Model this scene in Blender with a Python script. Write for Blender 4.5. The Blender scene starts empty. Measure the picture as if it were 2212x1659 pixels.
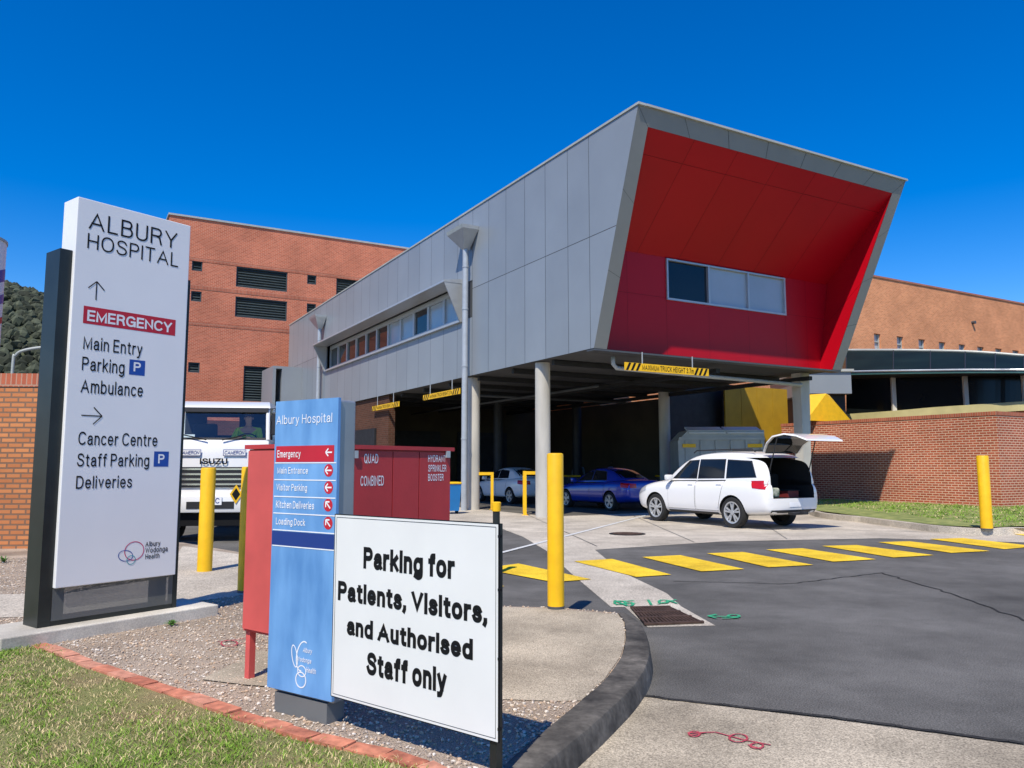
import bpy,bmesh,math,random,os
import numpy as np
from mathutils import Vector,Matrix
from mathutils.bvhtree import BVHTree
random.seed(7); np.random.seed(7)
scene=bpy.context.scene; C=scene.collection
R=math.radians
# ---------------- camera maths (2212x1659 picture units -> places) ----------------
F=1685.0; TH=R(6.0); CH=1.5
def ray(px,py):
    dx=px-1106.0; up=829.5-py
    return Vector((dx,F*math.cos(TH)-up*math.sin(TH),F*math.sin(TH)+up*math.cos(TH)))
def G(px,py,z=0.0):
    d=ray(px,py); t=(z-CH)/d.z
    return Vector((d.x*t,d.y*t,z))
def P(px,py,Y):
    d=ray(px,py); t=Y/d.y
    return Vector((d.x*t,Y,CH+d.z*t))
BA=R(29.5); Bv=Vector((math.cos(BA),math.sin(BA),0)); Av=Vector((-math.sin(BA),math.cos(BA),0))
P0=Vector((2.167,20.42,0))
def W(u,v,z=0): return P0+Bv*u+Av*v+Vector((0,0,z))
def onA(px,py,v):
    d=ray(px,py); t=(P0.dot(Av)+v)/d.dot(Av); p=d*t+Vector((0,0,CH))
    return (p-P0).dot(Bv),p.z
class Fo:
    def __init__(s,o,r,dz=0):
        s.o=Vector((o[0],o[1],0)); s.r=Vector((r[0],r[1],0)).normalized(); s.n=Vector((s.r.y,-s.r.x,0)); s.rz=math.atan2(s.r.y,s.r.x); s.dz=dz
    def loc(s,px,py):
        d=ray(px,py); t=(s.o.dot(s.n))/d.dot(s.n); p=d*t+Vector((0,0,CH))
        return (p-s.o).dot(s.r),p.z-s.dz
# ---------------- materials ----------------
def mat(name,col,rough=.6,metal=0,var=.08,scale=3,bump=0,bscale=60,spec=.5,coat=0,emit=0,col2=None,detail=4,stretch=None):
    m=bpy.data.materials.new(name); m.use_nodes=True; nt=m.node_tree; b=nt.nodes['Principled BSDF']
    tc=nt.nodes.new('ShaderNodeTexCoord'); n=nt.nodes.new('ShaderNodeTexNoise'); n.inputs['Scale'].default_value=scale; n.inputs['Detail'].default_value=detail
    src=tc.outputs['Object']
    if stretch:
        mp=nt.nodes.new('ShaderNodeMapping'); mp.inputs['Scale'].default_value=stretch; nt.links.new(src,mp.inputs[0]); src=mp.outputs[0]
    nt.links.new(src,n.inputs['Vector'])
    cr=nt.nodes.new('ShaderNodeValToRGB'); cr.color_ramp.elements[0].position=.3; cr.color_ramp.elements[1].position=.7
    c1=[max(0,c*(1-var)) for c in col]; c2=[min(1,c*(1+var)) for c in (col2 or col)]
    cr.color_ramp.elements[0].color=(*c1,1); cr.color_ramp.elements[1].color=(*c2,1)
    nt.links.new(n.outputs['Fac'],cr.inputs[0]); nt.links.new(cr.outputs[0],b.inputs['Base Color'])
    b.inputs['Roughness'].default_value=rough; b.inputs['Metallic'].default_value=metal
    b.inputs['Specular IOR Level'].default_value=spec; b.inputs['Coat Weight'].default_value=coat; b.inputs['Coat Roughness'].default_value=.04
    if emit:
        b.inputs['Emission Color'].default_value=(*col,1); b.inputs['Emission Strength'].default_value=emit
    if bump:
        n2=nt.nodes.new('ShaderNodeTexNoise'); n2.inputs['Scale'].default_value=bscale; n2.inputs['Detail'].default_value=3
        nt.links.new(src,n2.inputs['Vector']); bp=nt.nodes.new('ShaderNodeBump'); bp.inputs['Strength'].default_value=bump; bp.inputs['Distance'].default_value=.02
        nt.links.new(n2.outputs['Fac'],bp.inputs['Height']); nt.links.new(bp.outputs[0],b.inputs['Normal'])
    return m
def ground_mat(name,ca,cb,big=.35,fine=90,bump=.4,dist=.01,rough=.9,stain=.78,fv_=.4):
    m=mat(name,ca,rough,0,.10,big,col2=cb,detail=8,spec=.2); nt=m.node_tree; b=nt.nodes['Principled BSDF']
    tc=nt.nodes['Texture Coordinate']; base=b.inputs['Base Color'].links[0].from_socket
    n=nt.nodes.new('ShaderNodeTexNoise'); n.inputs['Scale'].default_value=fine; n.inputs['Detail'].default_value=2; nt.links.new(tc.outputs['Object'],n.inputs['Vector'])
    mr=nt.nodes.new('ShaderNodeMapRange'); mr.inputs[1].default_value=.3; mr.inputs[2].default_value=.7; mr.inputs[3].default_value=1-fv_; mr.inputs[4].default_value=1+fv_
    nt.links.new(n.outputs['Fac'],mr.inputs[0])
    mx=nt.nodes.new('ShaderNodeVectorMath'); mx.operation='SCALE'; nt.links.new(base,mx.inputs[0]); nt.links.new(mr.outputs[0],mx.inputs['Scale'])
    out=mx.outputs[0]
    s=nt.nodes.new('ShaderNodeTexNoise'); s.inputs['Scale'].default_value=1.3; s.inputs['Detail'].default_value=7; s.inputs['Roughness'].default_value=.72; nt.links.new(tc.outputs['Object'],s.inputs['Vector'])
    m2=nt.nodes.new('ShaderNodeMapRange'); m2.inputs[1].default_value=.35; m2.inputs[2].default_value=.62; m2.inputs[3].default_value=stain; m2.inputs[4].default_value=1.08
    nt.links.new(s.outputs['Fac'],m2.inputs[0]); mx2=nt.nodes.new('ShaderNodeVectorMath'); mx2.operation='SCALE'; nt.links.new(out,mx2.inputs[0]); nt.links.new(m2.outputs[0],mx2.inputs['Scale'])
    nt.links.new(mx2.outputs[0],b.inputs['Base Color'])
    bp=nt.nodes.new('ShaderNodeBump'); bp.inputs['Strength'].default_value=bump; bp.inputs['Distance'].default_value=dist
    nt.links.new(n.outputs['Fac'],bp.inputs['Height']); nt.links.new(bp.outputs[0],b.inputs['Normal'])
    return m
def brick(name,c1,c2,mortar,ms=.012,bw=.24,rh=.086,stain=.2,bump=.5):
    m=bpy.data.materials.new(name); m.use_nodes=True; nt=m.node_tree; b=nt.nodes['Principled BSDF']
    tc=nt.nodes.new('ShaderNodeTexCoord'); t=nt.nodes.new('ShaderNodeTexBrick')
    nt.links.new(tc.outputs['UV'],t.inputs['Vector']); t.inputs['Scale'].default_value=1
    t.inputs['Color1'].default_value=(*c1,1); t.inputs['Color2'].default_value=(*c2,1); t.inputs['Mortar'].default_value=(*mortar,1)
    t.inputs['Mortar Size'].default_value=ms; t.inputs['Mortar Smooth'].default_value=.2; t.inputs['Brick Width'].default_value=bw; t.inputs['Row Height'].default_value=rh; t.inputs['Bias'].default_value=0
    n=nt.nodes.new('ShaderNodeTexNoise'); n.inputs['Scale'].default_value=.5; n.inputs['Detail'].default_value=8; nt.links.new(tc.outputs['Object'],n.inputs['Vector'])
    mr=nt.nodes.new('ShaderNodeMapRange'); mr.inputs[1].default_value=.3; mr.inputs[2].default_value=.7; mr.inputs[3].default_value=1-stain; mr.inputs[4].default_value=1+stain*.6
    nt.links.new(n.outputs['Fac'],mr.inputs[0]); mx=nt.nodes.new('ShaderNodeVectorMath'); mx.operation='SCALE'
    nt.links.new(t.outputs['Color'],mx.inputs[0]); nt.links.new(mr.outputs[0],mx.inputs['Scale']); nt.links.new(mx.outputs[0],b.inputs['Base Color'])
    b.inputs['Roughness'].default_value=.9; b.inputs['Specular IOR Level'].default_value=.2
    if bump:
        bp=nt.nodes.new('ShaderNodeBump'); bp.invert=True; bp.inputs['Strength'].default_value=bump; bp.inputs['Distance'].default_value=.008
        nt.links.new(t.outputs['Fac'],bp.inputs['Height']); nt.links.new(bp.outputs[0],b.inputs['Normal'])
    return m
def mixmat(name,tint,mixf,col=None):
    m=bpy.data.materials.new(name); m.use_nodes=True; nt=m.node_tree; o=nt.nodes['Material Output']; nt.nodes.remove(nt.nodes['Principled BSDF'])
    a=nt.nodes.new('ShaderNodeBsdfTransparent'); a.inputs[0].default_value=(*tint,1)
    if col: g=nt.nodes.new('ShaderNodeBsdfDiffuse'); g.inputs[0].default_value=(*col,1)
    else: g=nt.nodes.new('ShaderNodeBsdfGlossy'); g.inputs['Roughness'].default_value=.02
    mx=nt.nodes.new('ShaderNodeMixShader'); mx.inputs[0].default_value=mixf; nt.links.new(a.outputs[0],mx.inputs[1]); nt.links.new(g.outputs[0],mx.inputs[2]); nt.links.new(mx.outputs[0],o.inputs[0])
    return m
def attrmat(name,rough=.9):
    m=bpy.data.materials.new(name); m.use_nodes=True; nt=m.node_tree; b=nt.nodes['Principled BSDF']
    a=nt.nodes.new('ShaderNodeAttribute'); a.attribute_name='Col'; nt.links.new(a.outputs['Color'],b.inputs['Base Color']); b.inputs['Roughness'].default_value=rough; b.inputs['Specular IOR Level'].default_value=.2
    return m
M={}
M['clad']=[mat('cladding_%d'%i,tuple(c*k for c in (.285,.312,.335)),.38,.12,.05,.6,spec=.5) for i,k in enumerate((.965,1.0,1.035))]
M['rim']=mat('rim_metal',(.27,.272,.25),.45,.15,.05,1)
M['red']=[mat('red_panel_%d'%i,tuple(c*k for c in (.49,.002,.012)),.42,0,.04,.7,spec=.3) for i,k in enumerate((.985,1.0,1.015))]
M['redback']=mat('red_joint',(.14,.002,.006),.8)
M['joint']=mat('dark_joint',(.06,.065,.07),.8)
M['alu']=mat('aluminium',(.48,.50,.51),.35,.4,.05,4)
M['galv']=mat('painted_downpipe',(.42,.45,.48),.4,.2,.08,5)
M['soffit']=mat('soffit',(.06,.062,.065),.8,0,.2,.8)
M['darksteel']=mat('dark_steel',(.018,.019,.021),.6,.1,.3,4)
M['conc_col']=mat('column_concrete',(.52,.49,.43),.85,0,.18,2.5,bump=.2,bscale=30,stretch=(1,1,.25))
M['glass']=mat('dark_glass',(.010,.013,.016),.06,0,.3,.6,spec=.5)
M['roofglass']=mat('dark_green_roof_glass',(.008,.016,.014),.6,0,.3,.6,spec=.08)
M['canopyglass']=mat('dark_strip_glass',(.006,.008,.009),.15,0,.3,.6,spec=.25)
M['blind']=mat('white_blind_glass',(.40,.45,.48),.12,0,.08,1,spec=.8)
M['brickred']=brick('brick_red',(.60,.165,.085),(.44,.11,.058),(.62,.33,.22),.012,bump=0)
M['brickorange']=brick('brick_orange',(.76,.30,.125),(.60,.215,.085),(.74,.43,.26),.011,bump=0)
M['brickwall']=brick('brick_wall',(.50,.12,.06),(.35,.08,.04),(.72,.48,.34),.014)
M['brickleft']=brick('brick_left',(.66,.26,.10),(.50,.18,.07),(.24,.14,.09),.016)
M['bricksold']=brick('brick_soldier',(.52,.15,.08),(.39,.10,.055),(.46,.27,.19),.011,.086,.24)
M['coping']=mat('coping',(.43,.44,.40),.5,.1)
M['louvre']=mat('louvre_grey',(.05,.07,.075),.5,.1,.1)
M['asphalt']=ground_mat('asphalt',(.108,.103,.094),(.158,.151,.139),.4,100,bump=.7,stain=.74,fv_=.5)
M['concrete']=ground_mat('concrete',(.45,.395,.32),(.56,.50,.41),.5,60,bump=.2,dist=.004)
M['concrete2']=ground_mat('aggregate_concrete',(.38,.32,.235),(.49,.42,.315),.8,110,bump=.5,dist=.006,fv_=.5,stain=.7)
M['plinth']=ground_mat('plinth_concrete',(.50,.46,.39),(.60,.56,.48),1.5,80,bump=.2,dist=.003,fv_=.15)
M['dockfloor']=ground_mat('dock_floor',(.10,.093,.08),(.14,.13,.11),.6,60,bump=.1,dist=.003)  # concrete darkened in colour to stand in for the undercroft shade
M['kerb']=ground_mat('kerb_black',(.05,.048,.045),(.15,.135,.115),2.6,26,bump=.35,fv_=.22,stain=.6)
M['seal']=ground_mat('joint_seal',(.03,.029,.028),(.045,.043,.04),2,40)
M['earth']=ground_mat('earth',(.16,.14,.09),(.22,.19,.12),.05,10)
M['gravel']=ground_mat('gravel_base',(.40,.31,.23),(.52,.42,.32),1.2,110,bump=1,dist=.02)
M['lawn']=ground_mat('lawn_soil',(.36,.29,.14),(.20,.25,.065),2.2,120,bump=1,dist=.02)
M['yellow']=mat('yellow_paint',(.88,.50,.004),.45,0,.08,6,bump=.05,bscale=30)
M['yline']=ground_mat('yellow_line',(.76,.49,.03),(.86,.58,.04),1.6,60,bump=.3,dist=.004,fv_=.22,stain=.75)
M['wline']=mat('white_line',(.62,.62,.6),.8,0,.2,9)
M['white']=mat('white_panel',(.86,.85,.84),.42,0,.02,2)
M['whiteboard']=mat('white_board',(.79,.78,.75),.5,0,.03,3)
M['black']=mat('black_letter',(.008,.008,.009),.6,spec=.2)
M['charcoal']=mat('charcoal_frame',(.02,.025,.024),.4,.2,.2,5)
M['ltxt']=mat('white_letter',(.85,.85,.86),.5)
M['signred']=mat('sign_red',(.55,.012,.03),.45)
M['pblue']=mat('parking_blue',(.01,.07,.36),.4)
M['signblue']=mat('sign_blue',(.10,.27,.58),.30,0,.10,3.2,col2=(.18,.38,.68),stretch=(2,2,.6),spec=.4,detail=7)
M['signnavy']=mat('sign_navy',(.012,.04,.22),.4)
M['cabred']=mat('cabinet_red',(.48,.035,.038),.5,0,.12,3,bump=.05)
M['cabred2']=mat('cabinet_red_sunlit',(.60,.09,.08),.55,0,.12,3)  # lighter copy of the cabinet red, sunlight put into the colour
M['dirt']=mat('dark_grey_metal',(.09,.095,.10),.5,.3)
M['basegrey']=mat('base_grey_metal',(.17,.175,.175),.5,.2)
M['tyre']=mat('tyre',(.018,.018,.018),.85)
M['rimm']=mat('alloy',(.55,.56,.57),.32,.5)
M['darkplastic']=mat('dark_plastic',(.02,.02,.022),.55)
M['boot']=mat('boot_lining',(.012,.012,.013),.9)
M['carwhite']=mat('car_white',(.84,.83,.81),.25,0,.01,1,coat=.6)
M['carblue']=mat('car_blue',(.010,.045,.40),.25,.2,.05,1,coat=.8)
M['taillight']=mat('tail_light',(.5,.008,.01),.15,coat=.5)
M['headlight']=mat('head_light',(.55,.57,.6),.1,.3)
M['chrome']=mat('chrome',(.6,.62,.63),.15,.8)
M['drain']=mat('drain_iron',(.085,.05,.035),.7,.3,.4,12)
M['hivis']=mat('hivis',(.36,.52,.03),.8)
M['skin']=mat('skin',(.42,.24,.16),.55)
M['hair']=mat('hair',(.03,.02,.015),.7)
M['shirt']=mat('grey_blue_shirt',(.16,.22,.28),.8)
M['trouser']=mat('navy_trousers',(.02,.025,.05),.8)
M['skip']=mat('skip_grey',(.38,.40,.385),.5,.1,.12,2)
M['tarp']=mat('dull_yellow_panel',(.42,.25,.010),.6,0,.1,2)  # yellow darkened so the screen looks less lit
M['interior']=mat('interior_wall',(.055,.045,.025),.9,0,.2,1)  # low albedo paints the deep shade of the dock into the walls
M['interiorbrick']=brick('interior_brick',(.13,.05,.03),(.09,.035,.02),(.12,.08,.055))  # brick colours kept very dark for the same painted dock shade
M['teal']=mat('teal_fascia',(.05,.13,.12),.4,.1,.1)
M['cream']=mat('cream_beam',(.55,.48,.22),.6,0,.1,2)
M['bluebin']=mat('blue_bin',(.01,.16,.42),.45)
M['leaf']=mat('leaf',(.09,.20,.03),.6,0,.3,20)
M['lamp']=mat('lit_tube',(1,.95,.85),.5,emit=4)
M['clear']=mixmat('windscreen_glass',(.80,.88,.88),.10)
M['perf']=mixmat('perforated_dark',(.8,.8,.8),.80,(.15,.155,.15))
M['green_paint']=mat('green_marking',(.03,.34,.16),.8,0,.3,20)
M['red_paint']=mat('red_marking',(.46,.06,.08),.8,0,.3,20)
M['pink']=mat('logo_pink',(.6,.02,.12),.5); M['tealp']=mat('logo_teal',(.02,.35,.4),.5)
M['cab_dark']=mat('cab_dark',(.04,.04,.045),.8)
# ---------------- mesh helpers ----------------
class MB:
    def __init__(s): s.bm=bmesh.new()
    def face(s,pts,mi=0):
        f=s.bm.faces.new([s.bm.verts.new(p) for p in pts]); f.material_index=mi; return f
    def hexa(s,p,mi=0):
        v=[s.bm.verts.new(q) for q in p]
        for a in ((0,3,2,1),(4,5,6,7),(0,1,5,4),(1,2,6,5),(2,3,7,6),(3,0,4,7)):
            s.bm.faces.new([v[i] for i in a]).material_index=mi
        return s
    def box(s,x0,x1,y0,y1,z0,z1,mi=0):
        return s.hexa([(x0,y0,z0),(x1,y0,z0),(x1,y1,z0),(x0,y1,z0),(x0,y0,z1),(x1,y0,z1),(x1,y1,z1),(x0,y1,z1)],mi)
    def loft(s,rings,cap=True,mi=0,close=False):
        vs=[[s.bm.verts.new(p) for p in r] for r in rings]; n=len(rings[0])
        prs=list(zip(vs,vs[1:]))+([(vs[-1],vs[0])] if close else [])
        for a,b in prs:
            for i in range(n):
                s.bm.faces.new((a[i],a[(i+1)%n],b[(i+1)%n],b[i])).material_index=mi
        if cap and not close:
            s.bm.faces.new(vs[0][::-1]).material_index=mi; s.bm.faces.new(vs[-1]).material_index=mi
        return s
    def tube(s,pts,r,n=12,cap=True,mi=0):
        pts=[Vector(p) for p in pts]; rs=r if isinstance(r,(list,tuple)) else [r]*len(pts); rings=[]; prev=None
        for i,p in enumerate(pts):
            t=((pts[min(i+1,len(pts)-1)]-pts[max(i-1,0)])).normalized()
            if prev is None: a=t.orthogonal().normalized()
            else: a=(prev-t*prev.dot(t)).normalized()
            prev=a; b=t.cross(a)
            rings.append([p+(a*math.cos(2*math.pi*k/n)+b*math.sin(2*math.pi*k/n))*rs[i] for k in range(n)])
        return s.loft(rings,cap,mi)
    def lathe(s,prof,n=24,axis='z',c=(0,0,0),mi=0,cap=True,close=False):
        rings=[]
        for r,h in prof:
            ring=[]
            for k in range(n):
                a=2*math.pi*k/n; x,y=r*math.cos(a),r*math.sin(a)
                q=(x,y,h) if axis=='z' else ((x,h,y) if axis=='y' else (h,x,y))
                ring.append((q[0]+c[0],q[1]+c[1],q[2]+c[2]))
            rings.append(ring)
        return s.loft(rings,cap,mi,close)
    def prism(s,poly,d0,d1,axis='y',mi=0):
        f=(lambda a,b,d:(a,d,b)) if axis=='y' else ((lambda a,b,d:(d,a,b)) if axis=='x' else (lambda a,b,d:(a,b,d)))
        return s.loft([[f(a,b,d0) for a,b in poly],[f(a,b,d1) for a,b in poly]],True,mi)
    def bevel(s,w,seg=2):
        bmesh.ops.remove_doubles(s.bm,verts=s.bm.verts,dist=1e-5)
        bmesh.ops.bevel(s.bm,geom=list(s.bm.edges),offset=w,segments=seg,affect='EDGES',profile=.5); return s
    def build(s,name,mats,parent=None,smooth=False,uv=True,norm=True,**kw):
        bm=s.bm
        if norm: bmesh.ops.recalc_face_normals(bm,faces=bm.faces)
        me=bpy.data.meshes.new(name)
        if uv:
            bm.normal_update()
            L=bm.loops.layers.uv.new('UVMap')
            for f in bm.faces:
                n=f.normal
                if abs(n.z)>.75:
                    for l in f.loops: l[L].uv=(l.vert.co.x,l.vert.co.y)
                else:
                    t=Vector((-n.y,n.x,0)).normalized()
                    for l in f.loops: l[L].uv=(l.vert.co.dot(t),l.vert.co.z)
        bm.to_mesh(me); bm.free()
        for m in (mats if isinstance(mats,(list,tuple)) else [mats]): me.materials.append(m)
        if smooth:
            me.polygons.foreach_set('use_smooth',[True]*len(me.polygons))
        o=bpy.data.objects.new(name,me); C.objects.link(o)
        if smooth=='auto':
            try: me.set_sharp_from_angle(angle=R(35))
            except Exception: pass
        if parent is not None: o.parent=parent
        for k,v in kw.items(): o[k]=v
        return o
def thing(name,label,cat,loc=(0,0,0),rz=0,group=None):
    o=bpy.data.objects.new(name,None); C.objects.link(o); o.location=loc; o.rotation_euler=(0,0,rz); o['label']=label; o['category']=cat; o.empty_display_size=.1
    if group: o['group']=group
    return o
def tomesh(o):
    dg=bpy.context.evaluated_depsgraph_get(); dg.update(); me=bpy.data.meshes.new_from_object(o.evaluated_get(dg)); return me
def smoothline(pts,n=6):
    out=[]
    for i in range(len(pts)-1):
        p0=pts[max(i-1,0)];p1=pts[i];p2=pts[i+1];p3=pts[min(i+2,len(pts)-1)]
        for k in range(n):
            t=k/n; out.append(.5*((2*p1)+(p2-p0)*t+(2*p0-5*p1+4*p2-p3)*t*t+(3*p1-p0-3*p2+p3)*t**3))
    out.append(pts[-1]); return out
# ---- stroke drawn grotesque lettering ----
def ar(cx,cy,rx,ry,a0,a1,n=18):
    o=[]
    for k in range(n+1):
        a=R(a0+(a1-a0)*k/n); c,s=math.cos(a),math.sin(a); e=.88
        o.append((cx+rx*math.copysign(abs(c)**e,c),cy+ry*math.copysign(abs(s)**e,s)))
    return o
def ca(p): return [(v.x,v.y) for v in smoothline([Vector((a,b,0)) for a,b in p],4)]
def el(cx,cy,rx,ry): return ('c',ar(cx,cy,rx,ry,0,360,26)[:-1])
Sc=[(.58,.79),(.49,.94),(.30,1),(.11,.94),(.04,.77),(.12,.61),(.30,.54),(.50,.45),(.60,.26),(.50,.06),(.30,0),(.09,.06),(0,.23)]
st=[(0,0),(0,1)]; sx=[(0,0),(0,.7)]
GL={'A':(.72,[[(0,0),(.36,1),(.72,0)],[(.12,.32),(.60,.32)]]),
'B':(.56,[st,[(0,1)]+ar(.31,.77,.20,.23,90,-90)+[(0,.54)],ar(.32,.27,.24,.27,90,-90)+[(0,0)]]),
'C':(.66,[ar(.36,.5,.36,.5,42,318)]),
'D':(.62,[st,[(0,1)]+ar(.26,.5,.36,.5,90,-90)+[(0,0)]]),
'E':(.50,[st,[(0,1),(.5,1)],[(0,.52),(.46,.52)],[(0,0),(.5,0)]]),
'G':(.70,[ar(.36,.5,.36,.5,42,335),[(.42,.45),(.71,.45),(.71,.02)]]),
'H':(.60,[st,[(.6,0),(.6,1)],[(0,.52),(.6,.52)]]),
'I':(0,[st]),'K':(.58,[st,[(.56,1),(0,.36)],[(.19,.56),(.60,0)]]),
'L':(.46,[st,[(0,0),(.46,0)]]),
'M':(.74,[[(0,0),(0,1),(.37,.06),(.74,1),(.74,0)]]),
'N':(.60,[[(0,0),(0,1),(.6,0),(.6,1)]]),
'O':(.72,[el(.36,.5,.36,.5)]),'P':(.54,[st,[(0,1)]+ar(.30,.74,.24,.26,90,-90)+[(0,.48)]]),
'Q':(.72,[el(.36,.5,.36,.5),[(.42,.22),(.72,-.04)]]),
'R':(.58,[st,[(0,1)]+ar(.32,.755,.23,.245,90,-90)+[(0,.51)],[(.30,.51),(.48,.42),(.53,.2),(.58,0)]]),
'S':(.60,[ca(Sc)]),'T':(.58,[[(.29,0),(.29,1)],[(0,1),(.58,1)]]),
'U':(.58,[[(0,1)]+ar(.29,.30,.29,.30,180,360)+[(.58,1)]]),
'V':(.64,[[(0,1),(.32,0),(.64,1)]]),'W':(.94,[[(0,1),(.235,0),(.47,1),(.705,0),(.94,1)]]),
'X':(.60,[[(0,0),(.6,1)],[(0,1),(.6,0)]]),'Y':(.64,[[(0,1),(.32,.43),(.64,1)],[(.32,.45),(.32,0)]]),
'Z':(.56,[[(0,1),(.56,1),(0,0),(.56,0)]]),
'a':(.45,[ca([(.03,.52),(.09,.65),(.22,.70),(.37,.66),(.42,.52),(.42,.30),(.42,.10),(.47,0)]),ca([(.42,.42),(.22,.38),(.05,.31),(.0,.17),(.08,.03),(.22,.0),(.36,.08),(.42,.24)])]),
'b':(.48,[st,el(.24,.35,.24,.35)]),'c':(.44,[ar(.24,.35,.24,.35,45,315)]),
'd':(.48,[[(.48,0),(.48,1)],el(.24,.35,.24,.35)]),
'e':(.47,[ar(.235,.35,.235,.35,0,318),[(.0,.36),(.47,.36)]]),
'f':(.26,[ca([(.29,1),(.17,.98),(.12,.86),(.12,.5),(.12,0)]),[(0,.70),(.27,.70)]]),
'g':(.48,[el(.24,.35,.24,.35),ca([(.48,.70),(.48,.3),(.48,-.05),(.43,-.21),(.24,-.28),(.04,-.20)])]),
'h':(.42,[st,ar(.21,.44,.21,.26,180,0)+[(.42,0)]]),'i':(0,[sx,[(0,.93),(0,1.0)]]),
'k':(.42,[st,[(.40,.70),(0,.27)],[(.15,.43),(.44,0)]]),'l':(0,[st]),
'm':(.74,[sx,ar(.185,.46,.185,.24,180,0)+[(.37,0)],ar(.555,.46,.185,.24,180,0)+[(.74,0)]]),
'n':(.42,[sx,ar(.21,.44,.21,.26,180,0)+[(.42,0)]]),'o':(.50,[el(.25,.35,.25,.35)]),
'p':(.48,[[(0,-.28),(0,.7)],el(.24,.35,.24,.35)]),
'r':(.24,[sx,ca([(0,.38),(.04,.56),(.13,.67),(.26,.69)])]),
's':(.40,[ca([(a*.68,b*.7) for a,b in Sc])]),
't':(.26,[ca([(.11,.90),(.11,.5),(.11,.14),(.16,.02),(.28,0)]),[(0,.70),(.26,.70)]]),
'u':(.42,[[(.42,.70),(.42,0)],[(0,.70)]+ar(.21,.26,.21,.26,180,360)]),
'v':(.42,[[(0,.7),(.21,0),(.42,.7)]]),
'y':(.44,[[(0,.70),(.22,.03)],ca([(.44,.70),(.33,.35),(.20,-.08),(.13,-.24),(.0,-.27)])]),
',':(.02,[[(.02,.05),(.02,-.04),(-.03,-.16)]]),'.':(0,[[(0,0),(0,.05)]]),
'1':(.30,[[(.24,0),(.24,1),(0,.78)]]),'3':(.50,[ca([(.02,.82),(.10,.96),(.25,1),(.42,.94),(.47,.76),(.38,.59),(.22,.54)]),ca([(.22,.54),(.42,.48),(.50,.27),(.42,.06),(.24,0),(.07,.05),(0,.22)])]),
'5':(.50,[[(.46,1),(.08,1),(.03,.52)],ca([(.03,.52),(.22,.62),(.42,.55),(.50,.32),(.42,.08),(.22,0),(.05,.06),(0,.2)])]),
'7':(.48,[[(0,1),(.48,1),(.18,0)]])}
def text_geo(s,t,shear=0):
    V=[];Fc=[]; x=0; si=0; k=1-2*t; sp=.17 if t<.08 else .12
    for ch in s:
        if ch==' ': x+=.30; continue
        w,strokes=GL[ch]
        desc=ch in 'gpyQ,'
        for s_ in strokes:
            closed=isinstance(s_,tuple); pts=s_[1] if closed else s_
            P_=[Vector((x+t+p[0],t+p[1]*k)) for p in pts]; c_=[P_[0]]
            for p in P_[1:]:
                if (p-c_[-1]).length>1e-4: c_.append(p)
            P_=c_; n=len(P_)
            if not closed:
                d0=(P_[0]-P_[1]).normalized(); d1=(P_[-1]-P_[-2]).normalized(); P_[0]=P_[0]+d0*t*.98; P_[-1]=P_[-1]+d1*t*.98
            b=len(V)
            for i in range(n):
                a=P_[i-1] if (closed or i>0) else None; c=P_[(i+1)%n] if (closed or i<n-1) else None
                d1=(P_[i]-a).normalized() if a is not None else None; d2=(c-P_[i]).normalized() if c is not None else None
                if d1 is None: d1=d2
                if d2 is None: d2=d1
                n1=Vector((-d1.y,d1.x)); n2=Vector((-d2.y,d2.x)); m_=(n1+n2)/max(.22,1+n1.dot(n2))
                for sg in (1,-1):
                    q=P_[i]+m_*t*sg; yy=q.y
                    if not desc: yy=min(1.0,max(0.0,yy))
                    V.append((q.x+shear*yy,yy,si%5))
            m=n if closed else n-1
            for i in range(m):
                j=(i+1)%n; Fc.append((b+2*i,b+2*i+1,b+2*j+1,b+2*j))
            si+=1
        x+=w+2*t+sp*(1 if t<.08 else .75)
    return V,Fc
def text_rect(root,s,x0,x1,z0,z1,m,y=-.0022,t=.058,name='lettering',shear=0):
    V,Fc=text_geo(s,t,shear); mnx=min(p[0] for p in V); mxx=max(p[0] for p in V); mny=min(p[1] for p in V); mxy=max(p[1] for p in V)
    sx_=(x1-x0)/(mxx-mnx); sz=(z1-z0)/(mxy-mny)
    me=bpy.data.meshes.new(name); me.from_pydata([(x0+(p[0]-mnx)*sx_,y-p[2]*.00012,z0+(p[1]-mny)*sz) for p in V],[],Fc); me.materials.append(m); me.update()
    o=bpy.data.objects.new(name,me); C.objects.link(o); o.parent=root; return o
def text_px(root,fr,s,xl,yt,yb,xr,m,y=-.0022,t=.058,**k):
    x0,z1=fr.loc(xl,yt); _,z0=fr.loc(xl,yb); x1,_=fr.loc(xr,(yt+yb)/2)
    return text_rect(root,s,x0,x1,z0,z1,m,y,t,**k)
def struct(o,label,cat=None,kind='structure'):
    o['kind']=kind; o['label']=label
    if cat: o['category']=cat
    return o
def sheet(name,pts,m,label,z=None,kind='structure',cat=None):
    mb=MB(); f=mb.face([(p.x,p.y,p.z if z is None else z) for p in pts]); bmesh.ops.triangulate(mb.bm,faces=[f])
    mb.bm.normal_update()
    if sum(ff.normal.z*ff.calc_area() for ff in mb.bm.faces)<0: bmesh.ops.reverse_faces(mb.bm,faces=mb.bm.faces)
    return struct(mb.build(name,m,norm=False),label,cat,kind)
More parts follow.
